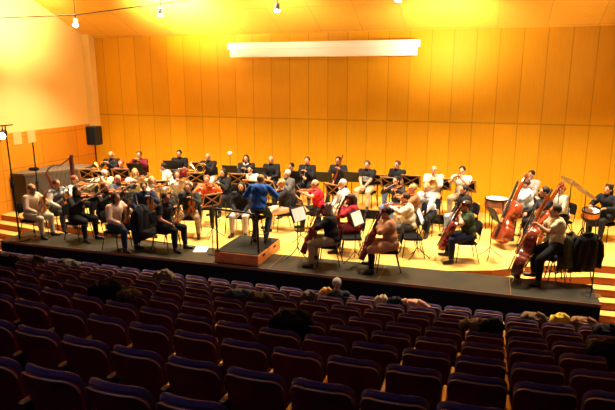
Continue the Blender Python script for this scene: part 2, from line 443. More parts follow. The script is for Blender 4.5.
def make_stand(kind, h=1.08, sheet=False, metal=None):
    """desk faces +y (the reader's side is +y)"""
    r = root('music_stand', (0, 0, 0), 0, 'x', 'music stand', 'music stands on the stage')
    pole = M['steel']
    R = Matrix.Rotation(math.radians(22), 3, 'X')
    c = Vector((0, 0, h))
    if kind == 'wood':
        b = MB(); W, Hh = .25, .165
        for (x, z, sx, sz) in ((0, -Hh, 2 * W, .035), (0, Hh, 2 * W, .035), (-W, 0, .035, 2 * Hh + .035), (W, 0, .035, 2 * Hh + .035), (0, 0, .05, .05)):
            b.box(c + R @ Vector((x, 0, z)), (sx, .018, sz), R)
        L = math.hypot(2 * W, 2 * Hh); an = math.atan2(Hh, W)
        for s in (-1, 1):
            b.box(c + R @ Vector((0, -.002, 0)), (L, .014, .030), R @ Matrix.Rotation(-s * an, 3, 'Y'))
        b.build('desk', M['stand_wood'], r, False)
        MB().box(c + R @ Vector((0, .016, 0)), (.44, .012, .30), R).build('folder', M['black'], r, False)
        MB().box(c + R @ Vector((0, .05, -Hh)), (2 * W, .08, .014), R).build('ledge', M['stand_wood'], r, False)
    else:
        MB().box(c, (.48, .012, .33), R, bev=.004).build('desk', M['steel'], r)
        MB().box(c + R @ Vector((0, .03, -.16)), (.48, .06, .01), R).build('ledge', M['steel'], r, False)
    MB().tube([(0, -.01, .22), (0, -.01, h - .05)], .013, n=8).build('pole', pole, r)
    for a in (90, 210, 330):
        q, s = math.cos(math.radians(a)), math.sin(math.radians(a))
        MB().tube([(0, -.01, .25), (.15 * q, .15 * s, .10), (.29 * q, .29 * s - .01, .008)], .010, n=6).build('leg', pole, r)
    return r
proto = {'chair': None}
def place_copy(key, maker, x, y, z, rz, label, group=None, cat=None):
    if key not in proto or proto[key] is None:
        proto[key] = o = maker()
    else: o = copy_tree(proto[key])
    o.location = (x, y, z); o.rotation_euler = (0, 0, rz); o['label'] = label
    if group: o['group'] = group
    return o

# ------------------------------------------------------------------ strings
def fiddle_outline(n=40):
    """half-width of a violin body against t 0 bottom .. 1 top, body length 1"""
    ks = [(0, 0), (.02, .17), (.08, .265), (.18, .295), (.28, .285), (.36, .235), (.40, .235), (.415, .20), (.50, .155), (.58, .165), (.64, .20), (.655, .215), (.70, .235), (.80, .238), (.90, .205), (.96, .13), (1, .035)]
    def w(t):
        for i in range(len(ks) - 1):
            if ks[i][0] <= t <= ks[i + 1][0]:
                f = (t - ks[i][0]) / (ks[i + 1][0] - ks[i][0]); return ks[i][1] + f * (ks[i + 1][1] - ks[i][1])
        return 0
    ts = [k[0] for k in ks]
    fine = sorted(set([round(a + (b - a) * q, 4) for a, b in zip(ts, ts[1:]) for q in (0, .5)] + [1]))
    R_ = [(w(t), t) for t in fine if t > 0]; L_ = [(-w(t), t) for t in reversed(fine) if t > 0]
    return [(0, 0)] + R_ + L_
def make_fiddle(name, cat, L, rib, neck, Mx, matl, label, group, pin=0, root_loc=(0, 0, 0), root_rz=0, bass=False):
    """local instrument frame: x across, z along the body from the bottom, +y the top plate; Mx places it"""
    r = root(name, root_loc, root_rz, label, cat, group)
    out = [(x * L * (1.0 if not bass else 1.02), t * L) for x, t in fiddle_outline()]
    MB().prism(out, -rib / 2, rib / 2, bev=rib * .10, bulge=rib * .22).xf(Mx).build('body', matl, r)
    e = L * .006
    yt = rib * .5 + rib * .22
    nk0 = Vector((0, rib * .35, L * .97)); nk1 = Vector((0, rib * .42 - neck * .03, L + neck))
    MB().tube([nk0, nk0.lerp(nk1, .5), nk1], [L * .045, L * .040, L * .036], n=8).xf(Mx).build('neck', matl, r)
    MB().box((0, yt + L * .025, L * .99), (L * .085, L * .02, L * .62 + neck * .5), Matrix.Rotation(-.02, 3, 'X'), bev=.002).xf(Mx).build('fingerboard', M['ebony'], r)
    sp = []
    for i in range(14):
        a = i / 13 * 3.6 * PI; rr = L * .055 * (1 - i / 17)
        sp.append(nk1 + Vector((0, -L * .03 + rr * math.sin(a) * .9, L * .16 + rr * math.cos(a))))
    MB().tube([nk1, nk1 + Vector((0, -L * .01, L * .10))] + sp, [L * .035] * 2 + [L * .030] * 14, n=6).xf(Mx).build('scroll', matl, r)
    b = MB()
    for s in (-1, 1):
        for kk in (.05, .10): b.tube([nk1 + Vector((0, 0, L * kk)), nk1 + Vector((s * L * .10, 0, L * (kk + .01)))], L * .010, n=5)
    b.xf(Mx).build('tuning_peg', M['ebony'], r)
    MB().box((0, yt + L * .02, L * .47), (L * .13, L * .02, L * .10)).xf(Mx).build('bridge', M['stand_wood'], r, False)
    MB().box((0, yt + L * .005, L * .20), (L * .08, L * .02, L * .30), bev=.002).xf(Mx).build('tailpiece', M['ebony'], r)
    for s in (-1, 1):
        b = MB(); b.tube([(s * L * .085, yt * .96, L * .58), (s * L * .115, yt * .93, L * .50), (s * L * .145, yt * .90, L * .40), (s * L * .125, yt * .91, L * .37)], L * .008, n=4)
        b.xf(Mx).build('sound_hole', M['ebony'], r)
    b = MB()
    for q in (-.03, -.01, .01, .03): b.tube([(q * L, yt + L * .02, L * .33), (q * L * 1.2, yt + L * .072, L * .47), (q * L * .6, yt + L * .045, L + neck)], L * .0022, n=3)
    b.xf(Mx).build('string', M['chrome'], r)
    if pin: MB().tube([(0, 0, .01), (0, 0, -pin)], .006, n=6).xf(Mx).build('endpin', M['chrome'], r)
    return r
def frame_from(bottom, top, front):
    """matrix with z along bottom->top, +y towards front"""
    z = (Vector(top) - Vector(bottom)).normalized(); y = Vector(front); y = (y - z * y.dot(z)).normalized(); x = y.cross(z)
    m = Matrix((x, y, z)).transposed().to_4x4(); m.translation = Vector(bottom); return m
def make_bow(hand, tip, loc, rz, label):
    r = root('bow', loc, rz, label, 'bow', 'bows of the string players')
    h, t = Vector(hand), Vector(tip); d = (t - h).normalized(); u = Vector((0, 0, -1)); u = (u - d * u.dot(d))
    u = u.normalized() if u.length > .01 else Vector((1, 0, 0))
    MB().tube([h - d * .04, h + (t - h) * .5 + u * .006, t], [.006, .005, .004], n=6).build('stick', cloth((.12, .03, .012), .3), r)
    MB().box(h + d * .02 + u * .012, (.03, .012, .018)).build('frog', M['ebony'], r, False)
    MB().tube([h + u * .022, t + u * .018], .003, n=4).build('hair', M['paper'], r)
    return r

# ------------------------------------------------------------------ people
def seg_dist(P, a, b):
    a = np.array(a); b = np.array(b); ab = b - a; t = np.clip(((P - a) @ ab) / max(ab @ ab, 1e-9), 0, 1)
    return np.linalg.norm(P - (a + t[:, None] * ab), axis=1)
def ik(a, t, l1, l2, pole):
    a, t = Vector(a), Vector(t); d = t - a; L = d.length
    if L > (l1 + l2) * .985: d = d * ((l1 + l2) * .985 / L); t = a + d; L = d.length
    x = (l1 * l1 - l2 * l2 + L * L) / (2 * L); h = math.sqrt(max(l1 * l1 - x * x, 0))
    n = d / L; p = Vector(pole); p = (p - n * p.dot(n)).normalized()
    return a + n * x + p * h, t
def taper(b, a, c, r0, r1, n=10):
    b.tube([a, c], [r0, r1], n=n); b.ell(a, (r0,) * 3, nu=10, nv=7); b.ell(c, (r1,) * 3, nu=10, nv=7)
PEOPLE = []
def person(short, loc, z0, face, shirt, legs, hair, style='short', seat=.46, lean=.06, hands=None, look=(0, 0), sleeves='long', bodycol=None,
           label=None, skirt=False, scale=1.0, knees=None, feet=None, extra='', skin='skin', shoes=None, side=0, stoop=0, group='orchestra players'):
    """local frame: +y is where the body faces; the root is on the floor under the pelvis"""
    rz = math.radians(face) - PI / 2
    hz = seat + .09
    pel = Vector((0, 0, hz)); wa = Vector((side * .3, lean * .4, hz + .16)); chx = Vector((side * .8, lean, hz + .38 - stoop * .2))
    nk = Vector((side, lean * 1.3 + stoop * .15, hz + .52 - stoop * .5)); hd = Vector((side, lean * 1.5 + .03 + stoop * .55, hz + .66 - stoop * .75))
    bodyh = hd
    sh = [Vector((s * .190 + side * .8, lean * 1.2 + stoop * .1, hz + .47 - stoop * .4)) for s in (-1, 1)]
    hips = [Vector((s * .095, .03, hz - .01)) for s in (-1, 1)]
    kn = knees or [(-.17, .45), (.17, .45)]; ft = feet or [(-.17, .50), (.17, .48)]
    kz = max(.46, min(seat + .05, .62)) if seat > .3 else .5
    if seat > .62: kz = seat * .78
    K = [Vector((kx, ky, kz)) for kx, ky in kn]
    fz = .10 if seat <= .62 else .10
    A = [Vector((fx, fy - .03, fz)) for fx, fy in ft]
    if seat > .8: K = [Vector((kn[i][0], kn[i][1], .50)) for i in (0, 1)]
    hands = hands or [(-.10, .33, hz + .06), (.10, .33, hz + .06)]
    H = []; E = []
    for i, s in enumerate((-1, 1)):
        e, h = ik(sh[i], hands[i], .28, .25, (s * .9, -.35, -.8)); E.append(e); H.append(h)
    b = MB()
    # torso
    def torso(a, c, r0, r1, fl):
        b.tube([a, a.lerp(c, .5), c], [r0, (r0 + r1) / 2, r1], n=14)
    for p, rr in ((pel, (.190, .155, .13)), (wa, (.170, .135, .14)), (chx, (.190, .142, .16)), (nk - Vector((0, 0, .07)), (.15, .095, .065))):
        b.ell(p, rr, nu=16, nv=10)
    taper(b, pel, chx, .140, .130, 14)
    taper(b, chx, nk, .09, .055, 12); taper(b, nk, hd - Vector((0, .0, .04)), .055, .052, 12)
    for i, s in enumerate((-1, 1)):
        taper(b, chx + Vector((0, 0, .05)), sh[i], .07, .062)
        taper(b, sh[i], E[i], .062, .049); taper(b, E[i], H[i], .046, .029)
        taper(b, hips[i], K[i], .104, .070, 12)
        m = K[i].lerp(A[i], .35); m = m + Vector((0, -.015, 0))
        taper(b, K[i], m, .066, .064); taper(b, m, A[i], .064, .042)
        fd = Vector((ft[i][0] - kn[i][0] * .6, .16 + abs(ft[i][1]) * 0, 0)); fd.normalize()
        fd = Vector((s * .25, 1, 0)).normalized()
        b.ell(A[i] + fd * .0 - Vector((0, 0, .055)), (.04, .05, .045), nu=10, nv=7)
        taper(b, A[i] - Vector((0, 0, .055)) - fd * .02, A[i] - Vector((0, 0, .066)) + fd * .16, .040, .030)
    # head
    Rh = Matrix.Rotation(look[0], 3, 'Z') @ Matrix.Rotation(-look[1], 3, 'X')
    def hp(x, y, z): return hd + Rh @ Vector((x, y, z))
    b.ell(hp(0, -.008, .02), (.076, .096, .095), R=Rh, nu=18, nv=12)
    b.ell(hp(0, .022, -.045), (.056, .066, .072), R=Rh, nu=14, nv=9)
    b.ell(hp(0, .062, -.092), (.026, .024, .024), R=Rh, nu=10, nv=7)
    b.tube([hp(0, .088, .015), hp(0, .106, -.018), hp(0, .098, -.032)], [.011, .017, .015], n=8)
    for s in (-1, 1):
        b.ell(hp(s * .078, -.008, -.005), (.014, .022, .033), R=Rh, nu=8, nv=6)
        b.ell(hp(s * .033, .080, .034), (.028, .012, .009), R=Rh, nu=8, nv=5)
    # palms
    fdirs = []
    for i, s in enumerate((-1, 1)):
        d = (H[i] - E[i]).normalized(); b.ell(H[i] + d * .045, (.036, .036, .030), nu=10, nv=7)
        fdirs.append(d)
    tmp = bpy.data.meshes.new('t'); tmp.from_pydata(b.v, [], b.f)
    ob = bpy.data.objects.new('t', tmp); C.objects.link(ob)
    md = ob.modifiers.new('r', 'REMESH'); md.mode = 'VOXEL'; md.voxel_size = .0135; md.adaptivity = 0
    sm = ob.modifiers.new('s', 'SMOOTH'); sm.factor = .5; sm.iterations = 2
    dg = bpy.context.evaluated_depsgraph_get(); ev = ob.evaluated_get(dg); me = bpy.data.meshes.new_from_object(ev)
    bpy.data.objects.remove(ob); bpy.data.meshes.remove(tmp)
    nv = len(me.vertices); co = np.empty(nv * 3); me.vertices.foreach_get('co', co); co = co.reshape(-1, 3)
    no = np.empty(nv * 3); me.vertices.foreach_get('normal', no); no = no.reshape(-1, 3)
    polys = [tuple(p.vertices) for p in me.polygons]; bpy.data.meshes.remove(me)
    segs = [('head', nk + Vector((0, 0, .035)), hd + Vector((0, 0, .08)), .07), ('torso', pel, nk - Vector((0, 0, .05)), .12)]
    for i in (0, 1):
        segs += [('torso', chx + Vector((0, 0, .05)), sh[i], .06), ('upper', sh[i], sh[i].lerp(E[i], .62), .05), ('lower_up', sh[i].lerp(E[i], .62), E[i], .045),
                 ('fore', E[i], E[i].lerp(H[i], .93), .035), ('hand', E[i].lerp(H[i], .97), H[i] + fdirs[i] * .08, .03),
                 ('thigh', hips[i] + Vector((0, .03, -.0)), K[i], .08), ('shin', K[i], A[i] + Vector((0, 0, .05)), .05),
                 ('foot', A[i] + Vector((0, 0, -.01)), A[i] + Vector((0, .14, -.06)), .035)]
    D = np.stack([seg_dist(co, a, c) - r_ for _, a, c, r_ in segs]); idx = D.argmin(0)
    reg = np.array([s_[0] for s_ in segs])[idx]; sideof = np.array([0, 0] + [0] * 8 + [1] * 8)[idx]
    reg[(reg == 'torso') & (co[:, 2] < hz - .02)] = 'thigh'
    rt = root('person', (loc[0], loc[1], z0), rz, label, 'person', group)
    fb = MB(); fb.add(co, polys, 0)
    # fingers and thumb rooted in the palm
    for i, s in enumerate((-1, 1)):
        d = fdirs[i]; up = Vector((0, 0, 1)); sd = d.cross(up); sd = sd.normalized() if sd.length > .1 else Vector((1, 0, 0)); dn = d.cross(sd).normalized()
        if dn.z > 0: dn = -dn
        for q, ln in ((-.026, .060), (-.009, .072), (.009, .068), (.026, .052)):
            p0 = H[i] + d * .062 + sd * q; p1 = p0 + d * ln * .45 + dn * .008; p2 = p1 + d * ln * .30 + dn * .022; p3 = p2 + d * ln * .05 + dn * .022
            fb.tube([p0 - d * .02, p0, p1, p2, p3], [.009, .009, .0085, .0075, .006], n=6)
        th = -s
        p0 = H[i] + d * .02 + sd * th * .03; p1 = p0 + d * .03 + sd * th * .022 + dn * .01; p2 = p1 + d * .03 + dn * .012
        fb.tube([H[i] + d * .01, p0, p1, p2], [.011, .011, .010, .008], n=6)
    for s in (-1, 1):
        fb.ell(hp(s * .032, .081, .012), (.014, .010, .007), R=Rh, nu=8, nv=6, mi=1)
    fb.tube([hp(-.024, .082, -.058), hp(-.008, .0885, -.054), hp(.008, .0885, -.054), hp(.024, .082, -.058)], [.003, .006, .006, .003], n=6, mi=2)
    fb.build('body', [M[skin], M['eye'], M['lip']], rt)
    # clothing shells follow the body
    def shell(name, regs, off, m, lim=None):
        keepv = np.isin(reg, regs)
        if lim is not None: keepv &= lim
        mp = -np.ones(len(co), int); fs = []
        for p in polys:
            if all(keepv[v] for v in p): fs.append(p)
        used = sorted(set(v for p in fs for v in p))
        for k, v in enumerate(used): mp[v] = k
        if not used: return None
        P = co[used] + no[used] * (off(co[used])[:, None] if callable(off) else off)
        mb = MB(); mb.add([tuple(q) for q in P], [tuple(mp[v] for v in p) for p in fs])
        o = mb.build(name, m, rt)
        sd_ = o.modifiers.new('solid', 'SOLIDIFY'); sd_.thickness = .007; sd_.offset = -1
        return o
    rr = ['torso', 'upper'] + (['lower_up', 'fore'] if sleeves == 'long' else [])
    fold = lambda P: .019 + .005 * np.sin(P[:, 2] * 38 + P[:, 0] * 22) * np.sin(P[:, 1] * 31 + P[:, 0] * 17)
    legm = cloth(legs)
    if not skirt: shell('trousers', ['thigh', 'shin'], .012, legm)
    else:
        [shell('legging', ['shin'], .008, legm, lim=sideof == q) for q in (0, 1)]
        shell('skirt', ['thigh'], lambda P: .024 + .006 * np.sin(P[:, 0] * 60), cloth(shirt if skirt is True else skirt))
    for q, m_ in (('shirt', cloth(shirt)),): shell(q, rr, fold, m_)
    if 'print' in extra:
        shell('shirt_print', ['torso'], .027, cloth((.42, .42, .44)), lim=(co[:, 1] > .05) & (abs(co[:, 0] + .01) < .10 + .02 * np.sin(co[:, 2] * 60)) & (co[:, 2] > hz + .20) & (co[:, 2] < hz + .36))
    if 'collar' in extra:
        cb_ = MB(); pts = [nk + Vector((.075 * math.cos(a), .03 + .08 * math.sin(a), .0 + .02 * math.cos(2 * a))) for a in [k * PI / 6 for k in range(13)]]
        cb_.tube(pts, .022, n=8, cap=False); cb_.build('white_collar', cloth((.7, .68, .64)), rt)
    if 'glasses' in extra:
        gb = MB()
        for s in (-1, 1):
            gb.tube([hp(s * .034 + .024 * math.cos(a), .098, .012 + .017 * math.sin(a)) for a in [k * PI / 6 for k in range(13)]], .003, n=5, cap=False)
            gb.tube([hp(s * .058, .097, .015), hp(s * .082, .0, .012)], .003, n=5)
        gb.tube([hp(-.01, .100, .014), hp(.01, .100, .014)], .003, n=5); gb.build('glasses', M['steel'], rt)
    if bodycol:
        shell('vest', ['torso'], .021, cloth(bodycol))
    [shell('shoe', ['foot'], .009, M['boot'] if shoes is None else cloth(shoes), lim=sideof == q) for q in (0, 1)]
    if style != 'bald':
        hb = MB(); w = lambda v: v * (1 + .035 * math.sin(9 * v.x + 2) * math.sin(8 * v.z) + .03 * math.sin(13 * v.y))
        if style in ('short', 'long', 'bun', 'curly'):
            hb.ell(hp(0, -.026, .040), (.089, .100, .094), R=Rh, nu=20, nv=12, warp=w)
        if style == 'balding':
            hb.ell(hp(0, -.040, .000), (.086, .074, .052), R=Rh, nu=18, nv=8, warp=w)
        if style == 'curly': 
            for k in range(16):
                a = k * 2.4; hb.ell(hp(.07 * math.cos(a), -.045 + .05 * math.sin(a), .06 + .05 * math.sin(k * 1.7)), (.032,) * 3, nu=8, nv=6)
            hb.ell(hp(0, -.07, -.05), (.095, .06, .11), R=Rh, nu=14, nv=9, warp=w)
        if style == 'long':
            hb.ell(hp(0, -.062, -.03), (.088, .055, .12), R=Rh, nu=16, nv=10, warp=w)
            hb.tube([hp(0, -.07, .0), hp(0, -.085, -.10), hp(0, -.095, -.19), hp(0, -.09, -.26)], [.075, .078, .062, .02], n=12, flat=.5)
            for s in (-1, 1): hb.tube([hp(s * .070, .0, .05), hp(s * .084, -.01, -.03), hp(s * .082, .0, -.12), hp(s * .07, .0, -.19)], [.02, .028, .026, .01], n=8)
        if style == 'bun': hb.ell(hp(0, -.125, .05), (.042, .04, .04), nu=12, nv=8)
        hb.build('hair', cloth(hair, .6), rt)
    PEOPLE.append((short, rt, H, E, hd, sh))
    return rt, H, hd

# colours
BLK = (.012, .011, .013); NAVY = (.012, .018, .045); GRY = (.11, .11, .12); WHT = (.58, .54, .47); CRM = (.62, .50, .34); KHK = (.36, .26, .15)
RED = (.55, .06, .03); MAR = (.20, .015, .025); JEAN = (.10, .16, .30); DJEAN = (.02, .03, .06); BLU = (.02, .09, .35); GRN = (.03, .045, .02); TAN = (.48, .24, .12)
H_BR = (.06, .025, .012); H_BK = (.012, .008, .007); H_BL = (.34, .19, .06); H_GR = (.35, .31, .27); H_RD = (.22, .05, .015); H_WH = (.40, .36, .31)
COND = Vector((-4.9, 11.3, 0))

def local_to_world(rt, p):
    rz = rt.rotation_euler.z; c, s = math.cos(rz), math.sin(rz)
    return Vector((rt.location.x + c * p[0] - s * p[1], rt.location.y + s * p[0] + c * p[1], rt.location.z + p[2]))

def place(px, py, z0, face, seat=.46, lean=.06, side=0, stoop=0):
    """floor point under the pelvis so that the head lands where the photograph has it"""
    hz = seat + .09; hy = lean * 1.5 + .03 + stoop * .55; zz = z0 + hz + .66 - stoop * .75
    w = onz(px, py, zz); rz = math.radians(face) - PI / 2; c, s = math.cos(rz), math.sin(rz)
    return (w.x - (c * side - s * hy), w.y - (s * side + c * hy))

def hold(kind, rt, H, short, z0):
    loc, rz = tuple(rt.location), rt.rotation_euler.z
    if kind == 'violin':
        Mx = frame_from((-.10, .11, 1.085), (-.34, .62, 1.11), (.25, .1, 1))
        make_fiddle('violin', 'violin', .355, .034, .15, Mx, M['violin'], 'amber violin on the shoulder of the ' + short, 'violins', root_loc=loc, root_rz=rz)
        make_bow(H[1] + Vector((0, .05, 0)), Vector(H[1]) + Vector((-.55, .22, .28)), loc, rz, 'bow in the right hand of the ' + short)
    elif kind == 'violin_down':
        Mx = frame_from((-.10, .30, .60), (-.16, .34, 1.2), (0, 1, .1))
        make_fiddle('violin', 'violin', .355, .034, .15, Mx, M['violin'], 'violin resting upright on the lap of the ' + short, 'violins', root_loc=loc, root_rz=rz)
        make_bow(H[1] + Vector((0, .05, 0)), Vector(H[1]) + Vector((.05, .40, .50)), loc, rz, 'bow held idle by the ' + short)
    elif kind == 'cello':
        Mx = frame_from((.02, .60, .24), (-.13, .20, 1.20), (.15, 1, .2))
        make_fiddle('cello', 'cello', .74, .12, .28, Mx, M['cello'], 'dark red cello between the knees of the ' + short, 'cellos', pin=.26, root_loc=loc, root_rz=rz)
        make_bow(H[1] + Vector((0, .05, 0)), Vector(H[1]) + Vector((-.66, .20, .06)), loc, rz, 'bow in the right hand of the ' + short)
    elif kind in ('flute', 'clarinet', 'oboe', 'bassoon'):
        r = root(kind, loc, rz, '%s held by the %s' % ({'flute': 'silver flute', 'clarinet': 'black clarinet', 'oboe': 'slim dark oboe', 'bassoon': 'tall reddish bassoon'}[kind], short), kind, 'woodwind instruments')
        hz = .55
        if kind == 'flute': a, c, rr, m = Vector((-.04, .17, 1.155)), Vector((.58, .12, 1.10)), .010, M['chrome']
        elif kind == 'bassoon': a, c, rr, m = Vector((-.22, .34, 1.42)), Vector((.16, .22, .35)), .028, M['cello']
        else: a, c, rr, m = Vector((0, .17, 1.13)), Vector((0, .52, .62)), .013, M['ebony']
        MB().tube([a, a.lerp(c, .5), a.lerp(c, .86), c], [rr * .8, rr, rr, rr * (2.3 if kind in ('clarinet', 'oboe') else 1)], n=10).build('tube', m, r)
        b = MB()
        for k in range(7):
            p = a.lerp(c, .25 + .09 * k); b.ell(p + Vector((0, rr, rr * .7)), (.008, .008, .005), nu=8, nv=5)
        b.build('key', M['chrome'], r)
        if kind == 'bassoon': MB().tube([a.lerp(c, .25), Vector((-.06, .30, 1.2)), Vector((0, .16, 1.15))], .004, n=6).build('bocal', M['chrome'], r)
    elif kind in ('trumpet', 'horn', 'trombone'):
        r = root('french_horn' if kind == 'horn' else kind, loc, rz, 'brass %s of the %s' % (kind, short), 'french horn' if kind == 'horn' else kind, 'brass instruments')
        if kind == 'trumpet':
            a, c = Vector((0, .17, 1.15)), Vector((.0, .66, 1.10))
            MB().tube([a, a.lerp(c, .5), a.lerp(c, .8), a.lerp(c, .93), c], [.006, .007, .014, .03, .06], n=14).build('bell', M['brass'], r)
            MB().tube([(0, .28, 1.13), (.0, .28, 1.05), (0, .50, 1.04), (0, .50, 1.12)], .007, n=6).build('tubing', M['brass'], r)
            b = MB(); [b.tube([(.0, .34 + k * .03, 1.03), (.0, .34 + k * .03, 1.18)], .011, n=8) for k in range(3)]; b.build('valve', M['brass'], r)
        elif kind == 'horn':
            b = MB(); cc = Vector((.20, .26, .88))
            pts = [cc + Vector((.15 * math.cos(a), .04, .15 * math.sin(a))) for a in [k * PI / 8 for k in range(17)]]
            b.tube(pts, .014, n=8, cap=False); pts = [cc + Vector((.11 * math.cos(a), .05, .11 * math.sin(a))) for a in [k * PI / 8 for k in range(17)]]
            b.tube(pts, .010, n=8, cap=False); b.tube([cc + Vector((-.1, .05, .1)), (0, .17, 1.14)], .006, n=6); b.build('coil', M['brass'], r)
            MB().tube([cc + Vector((-.02, .03, -.14)), cc + Vector((.14, -.02, -.10)), cc + Vector((.22, -.06, -.06)), cc + Vector((.30, -.12, -.03))], [.014, .03, .07, .15], n=18).build('bell', M['brass'], r)
        else:
            MB().tube([(-.12, -.15, 1.12), (-.10, .45, 1.0), (-.10, .65, .98), (-.10, .78, .97)], [.008, .01, .03, .10], n=14).build('bell', M['brass'], r)
            MB().tube([(0, .17, 1.14), (0, 1.0, .86), (.0, 1.04, .80), (0, .3, 1.02)], .008, n=6).build('slide', M['brass'], r)

HANDS = {
    'violin': [(-.30, .50, 1.06), (.14, .42, 1.02)],
    'violin_down': [(-.13, .30, .98), (.16, .34, .66)],
    'cello': [(-.16, .26, 1.06), (.22, .50, .62)],
    'flute': [(.16, .20, 1.11), (.36, .19, 1.09)],
    'clarinet': [(-.02, .30, .93), (.02, .40, .78)], 'oboe': [(-.02, .30, .93), (.02, .40, .78)],
    'bassoon': [(-.12, .34, 1.02), (.12, .30, .66)],
    'trumpet': [(-.04, .38, 1.08), (.05, .38, 1.10)],
    'horn': [(.04, .30, .98), (.36, .22, .82)],
    'trombone': [(-.09, .20, 1.04), (.04, .55, .96)],
    'lap': [(-.11, .34, .62), (.11, .34, .62)],
    'knees': [(-.05, .50, .56), (.05, .50, .56)],
}
CHAIRS = 0
def player(short, px, py, face, kind, shirt, legs, hair, style='short', z0=0, chair=True, lab=None, **kw):
    global CHAIRS
    seat = kw.get('seat', .46); lean = kw.get('lean', .06)
    x, y = place(px, py, z0, face, seat, lean, kw.get('side', 0), kw.get('stoop', 0))
    wide = kind == 'cello'
    if wide: kw.setdefault('knees', [(-.26, .42), (.26, .42)]); kw.setdefault('feet', [(-.28, .44), (.28, .42)])
    hk = kw.pop('hands', None) or HANDS.get(kind, HANDS['lap'])
    rt, H, hd = person(short, (x, y), z0, face, shirt, legs, hair, style, label=lab or short, hands=hk, **kw)
    if kind in ('violin', 'violin_down', 'cello', 'flute', 'clarinet', 'oboe', 'bassoon', 'trumpet', 'horn', 'trombone'):
        hold(kind, rt, H, short, z0)
    if chair:
        a_ = rt.rotation_euler.z; place_copy('chair', make_chair, x - .07 * math.sin(a_), y + .07 * math.cos(a_), z0, a_, 'black chair under the ' + short)
    return rt

P = player
FR = .012   # apron top
# front desks, left to right
P('fair-haired player in beige top and pale trousers', 32, 189, 0, 'violin_down', (.66, .50, .33), (.50, .42, .30), H_BL, z0=0, look=(0, -.1))
P('man in grey vest over white shirt', 57, 184, -12, 'violin_down', WHT, (.05, .05, .05), H_BR, bodycol=(.10, .10, .11), look=(0, -.2))
P('red-haired violinist in white blouse', 75, 180, -5, 'violin', WHT, BLK, H_RD, 'short')
P('dark-haired violinist in black dress and boots', 77, 191, -8, 'violin', BLK, BLK, H_BK, 'long', skirt=True, sleeves='long')
P('red-haired woman in black jacket', 105, 187, -10, 'violin', BLK, BLK, H_RD, 'long')
P('brown-haired woman in cream blouse and dark jeans', 116, 198, -8, 'violin_down', (.70, .52, .40), DJEAN, H_BR, 'long')
P('bald man in dark grey shirt', 118, 179, -20, 'violin', (.05, .055, .07), BLK, H_BR, 'balding')
P('pale-blond woman behind the redhead', 105, 174, -30, 'flute', (.65, .60, .35), BLK, H_WH, 'short')
P('blond woman in pale yellow-green top', 135, 173, -45, 'violin', (.60, .58, .30), BLK, H_BL, 'long')
P('fair woman in white top left of centre', 152, 181, -40, 'violin', WHT, KHK, H_BL, 'long')
P('dark-haired man in navy shirt with bow raised', 144, 187, -55, 'violin_down', NAVY, BLK, H_BK)
P('dark-haired person in white shirt leaning forward', 163, 167, 200, 'lap', WHT, KHK, H_BK, lean=.16)
P('brunette in white blouse behind the big man', 177, 175, -60, 'violin', WHT, BLK, H_BR, 'long')
P('large man in black short-sleeved shirt facing right', 166, 198, -8, 'violin_down', BLK, BLK, H_BR, sleeves='short', scale=1.1)
P('man in black sweater and khaki trousers', 188, 188, -75, 'violin_down', (.02, .025, .02), KHK, H_BR, knees=[(-.27, .40), (.25, .42)], feet=[(-.28, .42), (.28, .45)])
P('fair person in burgundy top', 192, 166, -70, 'flute', (.30, .02, .03), BLK, H_BL)
P('red-haired woman in orange-red sweater', 207, 180, -75, 'violin', (.66, .10, .02), BLK, H_RD, 'bun')
P('dark-haired woman in black looking left', 223, 173, 250, 'clarinet', BLK, BLK, H_BK, 'long')
P('dark-haired woman with pale face left of conductor', 241, 187, -80, 'lap', BLK, (.35, .33, .30), H_BK, 'long')
P('dark-haired player in white shirt behind the conductor', 250, 170, -85, 'clarinet', WHT, BLK, H_BK)
P('blond player in black jacket and cream trousers', 281, 184, 215, 'violin', BLK, (.62, .46, .28), H_BL, 'short')
P('white-haired player behind the blond one', 287, 174, 235, 'oboe', (.10, .09, .09), BLK, H_WH)
P('dark-haired player in black in front of the back row', 291, 167, 250, 'clarinet', BLK, BLK, H_BK)
P('bald man in crimson shirt', 315, 184, 205, 'violin', (.50, .015, .03), BLK, H_BR, 'balding', sleeves='short')
P('grey-haired man in white shirt', 342, 184, 215, 'lap', WHT, KHK, H_WH, 'short')
P('brown-haired cellist in maroon sweater', 350, 199, 190, 'cello', (.32, .012, .02), MAR, H_BR, 'long')
P('grey-haired cellist in black sweater and khaki trousers', 327, 209, 188, 'cello', BLK, KHK, H_GR, 'curly')
P('curly-haired woman in dark top and jeans', 396, 181, 240, 'violin', (.03, .02, .02), JEAN, H_BK, 'curly')
P('blond player in brown top', 412, 189, 200, 'violin', (.22, .10, .04), KHK, H_BL, 'short')
P('brown-haired viola player in cream shirt', 405, 198, 195, 'violin', (.68, .56, .36), (.08, .07, .06), H_BR, 'short')
P('dark-haired cellist in tan tunic and black boots', 386, 213, 195, 'cello', (.50, .23, .11), BLK, H_BK, 'bun', skirt=True)
P('fair person in pale grey top with clasped hands', 426, 188, 250, 'knees', (.55, .55, .58), BLK, H_BL, 'short', lean=.16)
P('dark-haired player in black top and blue jeans', 464, 190, 205, 'lap', BLK, (.28, .36, .52), H_BK, 'short')
P('cellist in dark green shirt and navy jeans', 465, 206, 195, 'cello', (.035, .05, .02), (.01, .014, .035), H_BR, 'short', sleeves='short')
